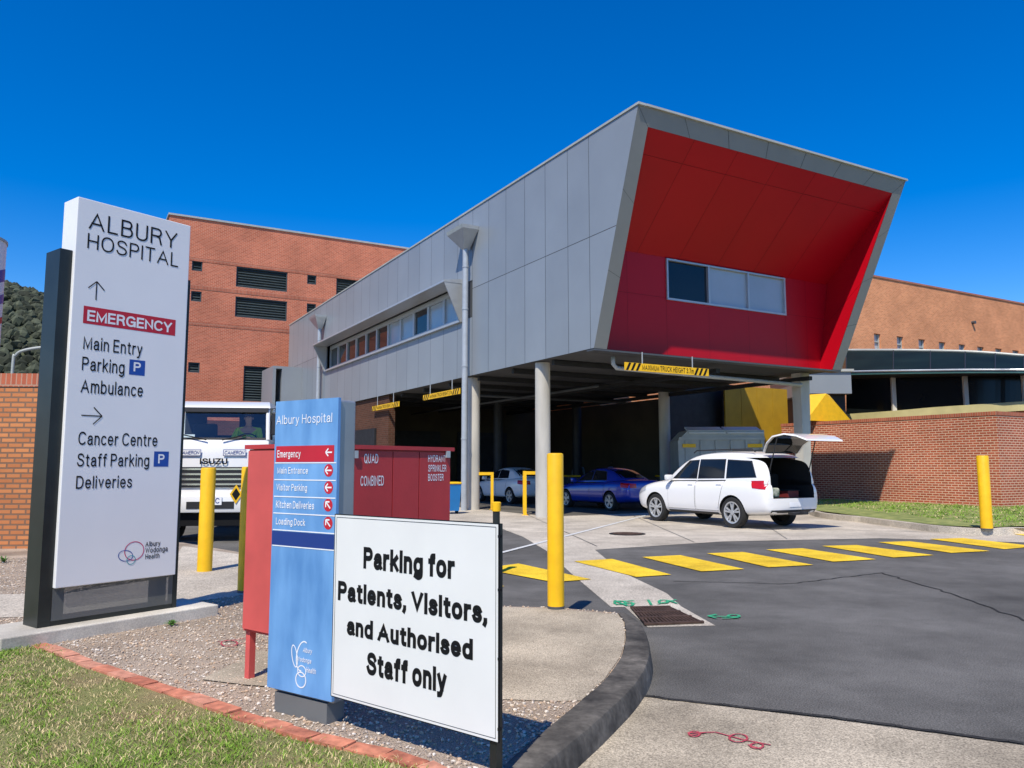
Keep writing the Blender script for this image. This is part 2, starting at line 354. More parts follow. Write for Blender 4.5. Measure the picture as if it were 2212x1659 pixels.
def panelquad(mb,q,us,vs,gap,nm,off,back=None):
    q=[Vector(p) for p in q]; n=(q[1]-q[0]).cross(q[3]-q[0]).normalized()*off
    Lu=(q[1]-q[0]).length; Lv=(q[3]-q[0]).length
    def pt(a,b): return (q[0]*(1-a)*(1-b)+q[1]*a*(1-b)+q[2]*a*b+q[3]*(1-a)*b)
    for a0,a1 in zip(us,us[1:]):
        for b0,b1 in zip(vs,vs[1:]):
            ga=gap/Lu/2; gb=gap/Lv/2
            mb.face([pt(a0+ga,b0+gb)+n,pt(a1-ga,b0+gb)+n,pt(a1-ga,b1-gb)+n,pt(a0+ga,b1-gb)+n],random.randrange(nm))
    if back is not None: mb.face(q,back)
def wall_holes(mb,x0,x1,z0,z1,holes,y=0,depth=.25,mi=0):
    xs=sorted({x0,x1,*[h[0] for h in holes],*[h[1] for h in holes]}); zs=sorted({z0,z1,*[h[2] for h in holes],*[h[3] for h in holes]})
    xs=[x for x in xs if x0<=x<=x1]; zs=[z for z in zs if z0<=z<=z1]
    for a,b in zip(xs,xs[1:]):
        for c,d in zip(zs,zs[1:]):
            if any(h[0]<(a+b)/2<h[1] and h[2]<(c+d)/2<h[3] for h in holes): continue
            mb.face([(a,y,c),(b,y,c),(b,y,d),(a,y,d)],mi)
    for h in holes:
        a,b,c,d=h
        for q in ([(a,y,c),(a,y+depth,c),(a,y+depth,d),(a,y,d)],[(b,y,c),(b,y,d),(b,y+depth,d),(b,y+depth,c)],[(a,y,d),(a,y+depth,d),(b,y+depth,d),(b,y,d)],[(a,y,c),(b,y,c),(b,y+depth,c),(a,y+depth,c)]): mb.face(q,mi)
# ---------------- world, sun, camera ----------------
w=bpy.data.worlds.new('World'); scene.world=w; w.use_nodes=True; nt=w.node_tree; bg=nt.nodes['Background']
sk=nt.nodes.new('ShaderNodeTexSky'); sk.sky_type='NISHITA'; sk.sun_disc=False
SAZ=R(19); SEL=R(54)
sk.sun_elevation=SEL; sk.sun_rotation=math.pi+SAZ; sk.altitude=200; sk.air_density=1.0; sk.dust_density=.15; sk.ozone_density=3.5
hs=nt.nodes.new('ShaderNodeHueSaturation'); hs.inputs['Hue'].default_value=.513; hs.inputs['Saturation'].default_value=1.5; hs.inputs['Value'].default_value=1.2
nt.links.new(sk.outputs[0],hs.inputs['Color']); nt.links.new(hs.outputs[0],bg.inputs['Color']); bg.inputs['Strength'].default_value=.14
sl=bpy.data.lights.new('sun','SUN'); sl.energy=5.0; sl.angle=R(.5); sl.color=(1,.93,.80); so=bpy.data.objects.new('sun',sl); C.objects.link(so)
sd=Vector((math.sin(SAZ)*math.cos(SEL),math.cos(SAZ)*math.cos(SEL),-math.sin(SEL))); so.rotation_euler=sd.to_track_quat('-Z','Y').to_euler(); so.location=(0,-5,20)
cam=bpy.data.cameras.new('camera'); co=bpy.data.objects.new('camera',cam); C.objects.link(co); co.location=(0,0,CH); co.rotation_euler=(R(90)+TH,0,0)
cam.sensor_width=36; cam.lens=F/2212*36; cam.clip_end=5000; cam.clip_start=.05; scene.camera=co
scene.view_settings.view_transform='Standard'; scene.view_settings.look='None'; scene.view_settings.exposure=0
# ---------------- ground ----------------
mb=MB(); mb.face([(-3000,-3000,-.03),(3000,-3000,-.03),(3000,3000,-.03),(-3000,3000,-.03)]); struct(mb.build('ground',M['earth']),'dry open ground reaching the horizon')
mb=MB(); mb.face([(-60,-20,0),(70,-20,0),(70,90,0),(-60,90,0)]); struct(mb.build('asphalt_road',M['asphalt']),'dark grey asphalt roadway in front of the dock')
c1=[(500,1100),(640,1040),(1600,1040),(1900,1085),(2212,1100),(2600,1120),(2600,1185),(2212,1172),(1900,1163),(1560,1170),(1285,1188),(1345,1237),(1440,1282),(1472,1311),(1545,1352),(1400,1356),(1350,1312),(1320,1312),(1235,1240),(1180,1190),(1130,1160),(1078,1140)]
sheet('concrete_driveway',[G(*p) for p in c1],M['concrete'],'pale concrete driveway apron running into the dock',.004)
sheet('dock_floor',[W(.6,3.2),W(11.6,3.2),W(11.6,21),W(.6,21)],M['dockfloor'],'concrete floor inside the dock with shade painted into its dark colour',.008)  # dark sheet over the pale concrete paints the shade under the wing
c2=[(1000,1950),(1200,1700),(1390,1506),(1450,1514),(1800,1556),(2212,1612),(2900,1700),(2900,2000)]
sheet('concrete_gutter',[G(*p) for p in c2],M['concrete2'],'pale concrete strip in the near right corner',.004)
ZB=.12
bed=[(1352,1326),(1200,1312),(1080,1310),(760,1240),(560,1200),(395,1172),(100,1160),(-600,1150)]
inner=[(1335,1326),(1349,1345),(1352,1380),(1343,1420),(1308,1470),(1240,1530),(1165,1592),(1088,1659),(1000,1750),(860,1900)]
outer=[(1352,1322),(1385,1345),(1402,1385),(1402,1425),(1375,1475),(1310,1540),(1240,1600),(1165,1665),(1080,1760),(980,1920)]
bp_=[G(x,y,ZB) for x,y in bed]; ip=[G(x,y,ZB) for x,y in inner]; op=[G(x,y,ZB+.012) for x,y in outer]
poly=bp_[::-1]+ip+[Vector((ip[-1].x,-6,ZB)),Vector((-25,-6,ZB))]
mb=MB(); f=mb.face([tuple(p) for p in poly]); bmesh.ops.triangulate(mb.bm,faces=[f])
for a,b in zip(bp_,bp_[1:]): mb.face([(a.x,a.y,ZB),(b.x,b.y,ZB),(b.x,b.y,0),(a.x,a.y,0)],1)
struct(mb.build('gravel_bed',[M['gravel'],M['concrete2']]),'raised bed of pale brown gravel')
si=smoothline([Vector((p.x,p.y,ZB+.012)) for p in ip]); sop=smoothline(op)
mb=MB(); rings=[]
for a,b in zip(si,sop):
    d=(b-a).normalized(); j=random.uniform(-.002,.002)
    rings.append([Vector((a.x,a.y,0)),Vector((a.x,a.y,.130)),Vector((b.x,b.y,.132+j))-d*.03,Vector((b.x,b.y,.126+j))-d*.01,Vector((b.x,b.y,.110)),Vector((b.x,b.y,0))+d*.02])
mb.loft(rings); struct(mb.build('kerb',M['kerb'],smooth='auto'),'black painted curved concrete kerb round the sign island')
isl=[(1078,1312),(1200,1316),(1335,1328),(1347,1345),(1350,1380),(1341,1418),(1306,1468),(1255,1515),(1200,1516),(1080,1512),(990,1480),(960,1312)]
sheet('concrete_island',[G(x,y,ZB) for x,y in isl],M['concrete2'],'curved exposed aggregate concrete slab inside the black kerb',ZB+.005)
path=[(-500,1280),(-500,1345),(0,1335),(130,1330),(390,1305),(530,1285),(640,1262),(640,1215),(560,1204),(395,1180),(380,1200),(380,1245),(130,1285)]
sheet('footpath',[G(x,y,ZB) for x,y in path],M['concrete'],'pale concrete footpath behind the tall hospital sign',ZB+.005)
sheet('concrete_pad',[G(x,y,ZB) for x,y in [(435,1470),(560,1408),(700,1420),(800,1480),(640,1490),(530,1482)]],M['concrete2'],'small concrete pad beneath the red cabinet',ZB+.009)
L=[(-500,1235),(-250,1300),(0,1366),(100,1400),(200,1440),(330,1483),(450,1525),(560,1562),(650,1590),(760,1618),(860,1643),(960,1685),(1010,1760),(1020,1850)]
Lp=smoothline([G(x,y,ZB) for x,y in L],12)
lawn=Lp+[Vector((Lp[-1].x,-5,ZB)),Vector((-25,-5,ZB)),Vector((-25,Lp[0].y,ZB))]
sheet('lawn',lawn,M['lawn'],'patchy dry lawn soil in the near left corner',ZB+.004)
mb=MB(); seg=[]
for a,b in zip(Lp,Lp[1:]):
    d=(b-a).length
    if d>1e-6: seg.append((a,b,d))
tot=sum(s[2] for s in seg); pos=0
def along(t):
    for a,b,d in seg:
        if t<=d: return a+(b-a)*(t/d),(b-a).normalized()
        t-=d
    return seg[-1][1],(seg[-1][1]-seg[-1][0]).normalized()
while pos<tot-.24:
    p,t=along(pos+.115); nrm=Vector((-t.y,t.x,0)); j=random.uniform(-.008,.008); h=.112
    q=[p-t*h-nrm*.052+nrm*j,p+t*h-nrm*.052+nrm*j,p+t*h+nrm*.052+nrm*j,p-t*h+nrm*.052+nrm*j]; zt=ZB+.022+random.uniform(-.008,.005)
    mb.hexa([(v.x,v.y,ZB-.02) for v in q]+[(v.x,v.y,zt+random.uniform(-.003,.003)) for v in q],random.randrange(3)); pos+=.23
struct(mb.build('brick_edging',[mat('edging_a',(.52,.19,.11),.9,0,.35,14),mat('edging_b',(.42,.14,.08),.9,0,.35,14),mat('edging_c',(.56,.25,.16),.9,0,.35,14)]),'row of orange bricks edging the lawn')
vg=[(1745,1076),(1762,1102),(1870,1116),(1960,1127),(2040,1135),(2130,1139),(2212,1136),(2500,1150),(2500,1095),(2175,1091),(1900,1078)]
vp=[G(x,y,.14) for x,y in vg]
sheet('grass_verge',vp,mat('verge_grass',(.16,.23,.05),.9,0,.3,4,col2=(.28,.29,.09),bump=.8,bscale=50,detail=8),'strip of mown grass below the right brick wall')
mb=MB(); kl=smoothline([G(x,y,.14) for x,y in [(1745,1076),(1762,1103),(1870,1117),(1960,1128),(2040,1137),(2130,1142),(2212,1140),(2500,1155)]],4)
rings=[]
for i,p in enumerate(kl):
    t=(kl[min(i+1,len(kl)-1)]-kl[max(i-1,0)]).normalized(); n=Vector((t.y,-t.x,0))
    rings.append([p+Vector((0,0,.01)),p+n*.15+Vector((0,0,.005)),p+n*.17-Vector((0,0,.14)),p-Vector((0,0,.14))])
mb.loft(rings); struct(mb.build('verge_kerb',M['concrete']),'pale concrete kerb along the grass verge')
zst=[((1040,1228),(1120,1217),(1277,1251),(1195,1257)),((1240,1212),(1322,1207),(1450,1241),(1375,1246)),((1387,1203),(1470,1199),(1608,1229),(1515,1234)),((1527,1195),(1605,1192),(1757,1220),(1660,1225)),((1655,1187),(1733,1184),(1893,1208),(1800,1213)),((1775,1179),(1850,1177),(2018,1199),(1930,1204)),((1897,1171),(1965,1169),(2138,1190),(2055,1194)),((2008,1164),(2080,1162),(2240,1180),(2170,1186)),((2168,1150),(2230,1148),(2330,1160),(2260,1164)),((860,1252),(960,1240),(1090,1266),(1010,1275))]
mb=MB()
for q in zst: mb.face([tuple(G(x,y,.012)) for x,y in q])
struct(mb.build('crossing_stripes',M['yline'],norm=False),'yellow painted crossing stripes across the driveway')
def strip(pts,wd,z,mbx):
    for a,b in zip(pts,pts[1:]):
        d=(b-a).normalized(); n=Vector((-d.y,d.x,0))*wd/2
        mbx.face([(v.x,v.y,z) for v in (a-n,b-n,b+n,a+n)])
mb=MB(); strip([G(1040,1206),G(1395,1114)],.10,.012,mb); struct(mb.build('bay_line',M['wline'],norm=False),'thin white bay line on the driveway')
def wob(pts,amp=.03,n=14):
    out=[]
    for a,b in zip(pts,pts[1:]):
        for k in range(n): out.append(a.lerp(b,k/n)+Vector((random.uniform(-amp,amp),random.uniform(-amp,amp),0)))
    return out+[pts[-1]]
mb=MB(); strip(wob([G(1905,1238),G(2030,1275),G(2212,1340),G(2500,1450)]),.025,.006,mb); strip(wob([G(1450,1256),G(1700,1262),G(1905,1238)]),.02,.006,mb); strip(wob([G(1390,1505),G(1800,1552),G(2212,1608)],.015),.04,.008,mb)
struct(mb.build('pavement_joint',M['seal'],norm=False),'thin dark sealed joints in the asphalt')
mb=MB(); strip([G(1290,1181),G(1130,1108)],.02,.009,mb); strip([G(1500,1172),G(1330,1098)],.02,.009,mb); strip([G(1100,1128),G(1400,1135),G(2000,1150)],.02,.0092,mb); strip([G(1700,1165),G(1640,1125)],.02,.009,mb)
struct(mb.build('concrete_joint',M['dirt'],norm=False),'thin dark saw cut joints in the concrete driveway')
def scribble(name,cx,cy,segs,m,label,z,wd=.03,zz=0):
    mb=MB()
    for i,s in enumerate(segs): strip([G(cx+x,cy+y,zz) for x,y in s],wd,z+i*.0004,mb)
    struct(mb.build(name,m,norm=False),label)
def circ(cx,cy,rx,ry,a0=0,a1=360,n=10): return [(cx+rx*math.cos(R(a0+(a1-a0)*k/n)),cy+ry*math.sin(R(a0+(a1-a0)*k/n))) for k in range(n+1)]
scribble('green_survey_marking',1325,1299,[[(0,3),(45,0)],[(5,9),(48,6)],circ(14,5,12,4),circ(34,8,9,4),[(2,0),(30,12)],[(75,-1),(82,10)],circ(108,3,10,4),[(118,0),(138,7)],[(96,8),(136,-1)]],M['green_paint'],'green spray paint scrawl beside the drain',.0125,.03)
scribble('green_arrow_marking',1530,1333,[[(0,0),(70,2)],[(0,0),(18,-4)],[(0,0),(18,5)],[(30,5),(66,4)],circ(55,0,12,3)],M['green_paint'],'green spray painted arrow on the asphalt right of the drain',.012,.03)
scribble('red_survey_marking',1485,1583,[[(0,4),(60,2),(120,18),(180,30)],circ(15,6,12,6),circ(110,15,20,9),circ(150,32,14,6),[(130,30),(160,40)],[(5,10),(40,3)]],M['red_paint'],'red spray paint scrawl on the near right concrete',.010,.012)
scribble('red_gravel_marking',470,1390,[[(0,0),(60,-8)],circ(25,3,18,7),[(20,8),(60,2)]],M['red_paint'],'faint red spray paint on the gravel',ZB+.012,.012,ZB)
a,b,c,d=[G(x,y) for x,y in ((1362,1316),(1448,1314),(1520,1347),(1392,1352))]
t=thing('drain_grate','rusty rectangular storm drain grate beside the black kerb','drain',((a+b+c+d)/4)[:])
o_=Vector(t.location); mb=MB(); q=[p-o_ for p in (a,b,c,d)]
mb.face([(p.x,p.y,.008) for p in q]); mb.build('pit',M['black'],t,norm=False)
mb=MB()
for k in range(15):
    s=(k+.5)/15; p0=q[0].lerp(q[1],s); p1=q[3].lerp(q[2],s); e=(q[1]-q[0])*.022
    mb.hexa([(v.x,v.y,.010) for v in (p0-e,p0+e,p1+e,p1-e)]+[(v.x,v.y,.022) for v in (p0-e,p0+e,p1+e,p1-e)])
for k in (0,.33,.66,1):
    p0=q[0].lerp(q[3],k); p1=q[1].lerp(q[2],k); e=(q[3]-q[0])*.03
    mb.hexa([(v.x,v.y,.009) for v in (p0-e,p1-e,p1+e,p0+e)]+[(v.x,v.y,.026) for v in (p0-e,p1-e,p1+e,p0+e)])
mb.build('grate',M['drain'],t)
g=G(1355,1154); t=thing('manhole_cover','small round dark manhole cover on the concrete driveway','manhole cover',(g.x,g.y,.004))
MB().lathe([(.40,0),(.40,.012)],28).build('cover_ring',M['darksteel'],t); MB().lathe([(.33,.013),(.33,.018)],28).build('cover_plate',M['drain'],t)
# ---------------- grass blades, gravel stones ----------------
def inpoly(px,py,poly):
    c=np.zeros(len(px),bool); n=len(poly); j=n-1
    for i in range(n):
        xi,yi=poly[i].x,poly[i].y; xj,yj=poly[j].x,poly[j].y
        if abs(yj-yi)>1e-9:
            c^=((yi>py)!=(yj>py))&(px<(xj-xi)*(py-yi)/(yj-yi)+xi)
        j=i
    return c
def raw_mesh(name,v,f,cols,m):
    me=bpy.data.meshes.new(name); me.from_pydata(v.tolist(),[],f.tolist()); 
    a=me.color_attributes.new('Col','FLOAT_COLOR','POINT'); a.data.foreach_set('color',np.c_[cols,np.ones(len(cols))].ravel().astype(np.float32))
    me.materials.append(m); o=bpy.data.objects.new(name,me); C.objects.link(o); return o
def blades(name,poly,N,bounds,h0,h1,z,label,wd=.004,gfrac=.5):
    x=np.random.uniform(bounds[0],bounds[1],N); y=np.random.uniform(bounds[2],bounds[3],N); k=inpoly(x,y,poly); x=x[k];y=y[k]; n=len(x)
    pn=np.sin(x*3.1+1.3*np.sin(y*2.3))+np.sin(y*4.3+x*1.7)+.8*np.sin(x*9+y*7+2*np.sin(x*5))+.7*np.sin(x*17-y*13+2*np.sin(y*11)); pn=pn/3.0
    keep=np.random.rand(n)<np.clip(.55+.6*pn,.12,1); x=x[keep];y=y[keep];pn=pn[keep];n=len(x)
    a=np.random.rand(n)*6.283; h=np.random.uniform(h0,h1,n)*(1+.55*pn); l=np.random.uniform(.3,1.8,n)*h; b=np.random.rand(n)*6.283
    wx=np.cos(a)*wd;wy=np.sin(a)*wd; tx=np.cos(b)*l; ty=np.sin(b)*l
    v=np.zeros((n,5,3)); v[:,0]=np.c_[x-wx,y-wy,np.full(n,z)]; v[:,1]=np.c_[x+wx,y+wy,np.full(n,z)]
    v[:,2]=np.c_[x+wx*.8+tx*.35,y+wy*.8+ty*.35,z+h*.6]; v[:,3]=np.c_[x-wx*.8+tx*.35,y-wy*.8+ty*.35,z+h*.6]; v[:,4]=np.c_[x+tx,y+ty,z+h]
    i=np.arange(n)*5; f=[[q,q+1,q+2,q+3] for q in i]+[[q+3,q+2,q+4] for q in i]
    green=np.random.rand(n)<np.clip(gfrac+.65*pn,.04,.98)
    c=np.where(green[:,None],np.array([.21,.34,.045]),np.array([.62,.49,.26]))*np.random.uniform(.65,1.3,(n,1)); c=np.repeat(c,5,axis=0)
    me=bpy.data.meshes.new(name); me.from_pydata(v.reshape(-1,3).tolist(),[],f)
    at=me.color_attributes.new('Col','FLOAT_COLOR','POINT'); at.data.foreach_set('color',np.c_[c,np.ones(len(c))].ravel().astype(np.float32))
    me.materials.append(M['blade']); o=bpy.data.objects.new(name,me); C.objects.link(o); struct(o,label,'grass','stuff')
M['blade']=attrmat('grass_blade',.7); M['stone']=attrmat('stone',.85)
blades('grass',lawn,190000,(-5.6,-.2,1.9,6.6),.008,.024,ZB+.004,'patchy green and straw coloured lawn grass in the near left corner',.0024,.46)
blades('verge_grass',vp,22000,(11,20,17.5,32),.02,.05,.14,'short green grass on the verge below the right brick wall',.012,.72)
bedp=poly
ico=bmesh.new(); bmesh.ops.create_icosphere(ico,subdivisions=1,radius=1); iv=np.array([v.co[:] for v in ico.verts]); ifc=np.array([[v.index for v in f.verts] for f in ico.faces]); ico.free()
N=60000; x=np.random.uniform(-8.5,1.0,N); y=3.0+np.random.rand(N)**1.5*9; k=inpoly(x,y,bedp)&~inpoly(x,y,lawn)&~inpoly(x,y,[G(a,b,ZB) for a,b in isl])&~inpoly(x,y,[G(a,b,ZB) for a,b in path])
x=x[k];y=y[k];n=len(x); s=np.random.uniform(.004,.012,n); sc=np.random.uniform(.6,1.3,(n,1,3)); sc[:,:,2]*=.7
v=iv[None]*sc*s[:,None,None]*(1+np.random.uniform(-.15,.15,(n,12,1))); v[:,:,0]+=x[:,None]; v[:,:,1]+=y[:,None]; v[:,:,2]+=ZB+.005
f=(ifc[None]+(np.arange(n)*12)[:,None,None]).reshape(-1,3)
pal=np.array([[.60,.48,.36],[.66,.56,.45],[.48,.37,.28],[.70,.63,.54],[.56,.40,.27],[.42,.35,.29]]); cc=pal[np.random.randint(0,6,n)]*np.random.uniform(.82,1.12,(n,1))
struct(raw_mesh('gravel_stones',v.reshape(-1,3),f,np.repeat(cc,12,axis=0),M['stone']),'loose pale brown gravel stones in the sign bed','gravel','stuff')
def weed(px,py,h,label):
    g=G(px,py,ZB); t=thing('weed',label,'plant',(g.x,g.y,ZB)); mb=MB()
    for k in range(34):
        a=random.random()*6.28; l=h*random.uniform(.3,.8); r=random.uniform(.3,1)*h; w_=.006
        d=Vector((math.cos(a),math.sin(a),0)); n_=Vector((-d.y,d.x,0))*w_
        mb.face([-n_,n_,d*r*.5+n_*1.6+Vector((0,0,l*.8)),d*r*.5-n_*1.6+Vector((0,0,l*.8))]); mb.face([d*r*.5-n_*1.6+Vector((0,0,l*.8)),d*r*.5+n_*1.6+Vector((0,0,l*.8)),d*r*1.2+Vector((0,0,l*.7))])
    mb.build('leaves',M['leaf'],t,norm=False)
weed(650,1530,.12,'green weed growing at the foot of the blue directory sign')
weed(372,1352,.08,'small green weed in the gravel right of the tall sign plinth')
weed(8,1215,.14,'green weed in the gravel at the far left by the brick wall')
# ---------------- hospital wing ----------------
wing=thing('hospital_wing','grey metal clad upper storey with red recessed end raised on concrete columns','building',P0[:],BA)
ZL,ZT,VE=4.6,10.55,33.5; K=-2.03/(ZT-ZL)
def fv(z): return K*(z-ZL)
RV0,RV1,RZ0,RZ1=8.2,24.8,6.65,7.95
mb=MB(); ms=7.65
joints=[x for x in np.arange(1.2,VE,1.2)]+[VE]
def lp(a,b,c,d,slant=False):
    g=.008
    if slant: pts=[(0,fv(c+g),c+g),(0,b-g,c+g),(0,b-g,d-g),(0,fv(d-g),d-g)]
    else: pts=[(0,a+g,c+g),(0,b-g,c+g),(0,b-g,d-g),(0,a+g,d-g)]
    mb.face(pts,random.randrange(3))
lp(0,.15,ZL,ms,True); lp(0,.15,ms,ZT-.06,True); prev=.15
for j in joints:
    if j-prev<.3: continue
    if j<=RV0+.1 or prev>=RV1-.1:
        lp(prev,j,ZL,ms); lp(prev,j,ms,ZT-.06)
    else:
        lp(prev,j,ZL,RZ0); lp(prev,j,RZ1,ZT-.06)
    prev=j
for z0,z1 in ((ZL,RZ0),(RZ1,ZT-.06)): mb.face([(.02,fv(z0)+.05,z0),(.02,VE,z0),(.02,VE,z1),(.02,fv(z1)+.05,z1)],3)
for a,b in ((-.5,RV0),(RV1,VE)): mb.face([(.02,a,RZ0),(.02,b,RZ0),(.02,b,RZ1),(.02,a,RZ1)],3)
mb.build('cladding',M['clad']+[M['joint']],wing,norm=False)
mb=MB(); ur=lambda z:9.85+(z-ZL)/(ZT-ZL)*.88
mb.face([(ur(ZL),0,ZL),(ur(ZL),VE,ZL),(ur(ZT),VE,ZT),(ur(ZT),-2.03,ZT)]); mb.face([(0.02,VE,ZL),(ur(ZL),VE,ZL),(ur(ZT),VE,ZT),(.02,VE,ZT)]); mb.build('side_cladding',M['clad'][1],wing)
mb=MB(); mb.face([(0,-2.0,ZT-.05),(10.7,-2.0,ZT-.05),(10.7,VE,ZT-.05),(0,VE,ZT-.05)]); mb.build('roof',M['coping'],wing)
MB().box(-.03,.22,-2.06,VE+.05,ZT-.06,ZT+.0).box(.23,10.76,-2.07,-1.83,ZT-.058,ZT-.002).build('roof_coping',M['coping'],wing)
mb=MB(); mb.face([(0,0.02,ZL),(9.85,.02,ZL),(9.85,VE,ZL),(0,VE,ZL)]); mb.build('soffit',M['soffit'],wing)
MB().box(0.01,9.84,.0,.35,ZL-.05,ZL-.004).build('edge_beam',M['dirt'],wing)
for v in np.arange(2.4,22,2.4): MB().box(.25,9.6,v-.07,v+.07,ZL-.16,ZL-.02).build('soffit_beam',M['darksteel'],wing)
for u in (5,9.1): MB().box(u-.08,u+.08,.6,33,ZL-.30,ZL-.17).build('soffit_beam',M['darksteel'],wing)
def fp(u,z,d=0): return (u,fv(z)+d,z)
mb=MB(); iz=10.06; rw=.42; ru=lambda z:9.43+(z-ZL)/(ZT-ZL)*.88
O=[fp(0,ZL),fp(0,ZT-.06),fp(ur(ZT),ZT-.06),fp(ur(ZL),ZL)]; I=[fp(rw,ZL),fp(rw,iz),fp(ru(iz),iz),fp(ru(ZL),ZL)]
def seg_quad(a,b,c,d,n):
    A_,B_,C_,D_=map(Vector,(a,b,c,d))
    for k in range(n):
        s0=k/n+.0008; s1=(k+1)/n-.0008
        mb.face([A_.lerp(B_,s0),A_.lerp(B_,s1),D_.lerp(C_,s1),D_.lerp(C_,s0)])
seg_quad(O[0],O[1],I[1],I[0],3); seg_quad(O[1],O[2],I[2],I[1],7); seg_quad(O[2],O[3],I[3],I[2],4)
for a,b,c,d in ((O[0],O[1],I[1],I[0]),(O[1],O[2],I[2],I[1]),(O[2],O[3],I[3],I[2])): mb.face([Vector(p)+Vector((0,.015,0)) for p in (a,b,c,d)],1)
mb.build('end_frame',[M['rim'],M['joint']],wing,norm=False)
bz=7.6; bvv=.6
mb=MB()
BL=(rw,bvv,ZL);BR=(9.55,bvv,ZL);TR=(10.1,bvv,bz);TL=(rw,bvv,bz)
wu0,wz1=onA(1437,552,bvv); wu1,_=onA(1693,600,bvv); _,wz0=onA(1437,643,bvv); wz1=bz-.03
us=[rw,1.6,wu0,wu0+(wu1-wu0)/3,wu0+2*(wu1-wu0)/3,wu1,9.0]
GP=.0035
def bw(a,b,c,d,slant=False):
    g=GP; e0=b if not slant else 9.55+(c-ZL)/(bz-ZL)*.55; e1=b if not slant else 9.55+(d-ZL)/(bz-ZL)*.55
    mb.face([(a+g,bvv-.008,c+g),(e0-g,bvv-.008,c+g),(e1-g,bvv-.008,d-g),(a+g,bvv-.008,d-g)],random.randrange(3))
for a,b in zip(us,us[1:]):
    bw(a,b,ZL,wz0)
    if not(a>=wu0-.01 and b<=wu1+.01): bw(a,b,wz0,bz)
bw(9.0,0,ZL,wz0,True); bw(9.0,0,wz0,bz,True)
for q in ([(rw,ZL),(9.56,ZL),(9.85,wz0),(rw,wz0)],[(rw,wz0),(wu0,wz0),(wu0,bz),(rw,bz)],[(wu1,wz0),(9.85,wz0),(10.1,bz),(wu1,bz)]): mb.face([(x,bvv,z) for x,z in q],3)
panelquad(mb,[TL,TR,I[2],I[1]],[0,.16,.32,.48,.64,.8,1],[0,.80,1],.010,3,.008,3)
panelquad(mb,[BR,I[3],I[2],TR],[0,1],[0,.5,1],.010,3,.008,3)
panelquad(mb,[I[0],BL,TL,I[1]],[0,1],[0,.5,1],.010,3,.008,3)
mb.face([I[0],I[3],BR,BL],3)
mb.build('red_lining',M['red']+[M['redback']],wing,norm=False)
wd=wu1-wu0
wn=MB()
wn.box(wu0,wu1,bvv-.06,bvv+.1,wz0-.06,wz0); wn.box(wu0,wu1,bvv-.06,bvv+.1,wz1-.05,wz1); wn.box(wu0,wu0+.06,bvv-.058,bvv+.1,wz0,wz1-.05); wn.box(wu1-.06,wu1,bvv-.058,bvv+.1,wz0,wz1-.05)
for k in (1,2): wn.box(wu0+wd*k/3-.035,wu0+wd*k/3+.035,bvv-.056,bvv+.1,wz0,wz1-.05)
wn_=wn.build('window',M['alu'],wing)
for k in range(3): 
    q=MB(); q.face([(wu0+wd*k/3+.03,bvv+.03,wz0),(wu0+wd*(k+1)/3-.03,bvv+.03,wz0),(wu0+wd*(k+1)/3-.03,bvv+.03,wz1-.04),(wu0+wd*k/3+.03,bvv+.03,wz1-.04)]); q.build('pane',M['glass'] if k==0 else M['blind'],wn_,norm=False)
npn=11; pw=(RV1-RV0-.3)/npn
for k in range(npn):
    a=RV0+.15+k*pw; b=a+pw; q=MB()
    q.box(.10,.2,a,a+.09,RZ0+.1,RZ1); q.box(.10,.2,b-.09,b,RZ0+.1,RZ1); q.box(.101,.2,a+.09,b-.09,RZ0+.1,RZ0+.16); q.box(.101,.2,a+.09,b-.09,RZ1-.2,RZ1)
    wf=q.build('window',M['alu'],wing); p=MB(); p.face([(.17,a,RZ0),(.17,b,RZ0),(.17,b,RZ1),(.17,a,RZ1)]); p.build('pane',M['blind'] if k<6 and k%3!=2 else M['glass'],wf,norm=False)
h=MB(); pr=.75
h.hexa([(-pr,RV0-.25,RZ1+.02),(.05,RV0-.25,RZ1+.02),(.05,RV1+.2,RZ1+.02),(-pr,RV1+.2,RZ1+.02),(-pr,RV0-.25,RZ1+.09),(.05,RV0-.25,RZ1+.2),(.05,RV1+.2,RZ1+.2),(-pr,RV1+.2,RZ1+.09)])
h.hexa([(-.12,RV0-.2,RZ0-.06),(.15,RV0-.2,RZ0-.06),(.15,RV1+.15,RZ0-.06),(-.12,RV1+.15,RZ0-.06),(-.12,RV0-.2,RZ0+.02),(.15,RV0-.2,RZ0+.1),(.15,RV1+.15,RZ0+.1),(-.12,RV1+.15,RZ0+.02)])
for v0 in (RV0-.24,RV1+.14):
    h.loft([[( -pr+.01,v0,RZ1+.02),(.04,v0,RZ1+.02),(.04,v0,RZ0-.05),(-.11,v0,RZ0-.05)],[( -pr+.01,v0+.05,RZ1+.02),(.04,v0+.05,RZ1+.02),(.04,v0+.05,RZ0-.05),(-.11,v0+.05,RZ0-.05)]])
h.build('window_hood',M['alu'],wing)
for v in (7.35,25.7):
    q=MB(); zt=9.75
    q.loft([[(-.08,v-.06,zt-.72),(-.3,v-.06,zt-.72),(-.3,v+.06,zt-.72),(-.08,v+.06,zt-.72)],[(-.01,v-.62,zt-.12),(-.62,v-.62,zt-.12),(-.62,v+.62,zt-.12),(-.01,v+.62,zt-.12)],[(-.01,v-.64,zt),(-.66,v-.64,zt),(-.66,v+.64,zt),(-.01,v+.64,zt)]])
    q.build('rainwater_head',M['alu'],wing)
    q=MB(); q.tube([(-.2,v,zt-.7),(-.2,v,0)],.105,16)
    for z in (2.4,4.9,6.9,8.4): q.tube([(-.2,v,z),(-.2,v,z+.05)],.12,16)
    q.build('downpipe',M['galv'],wing,smooth='auto')
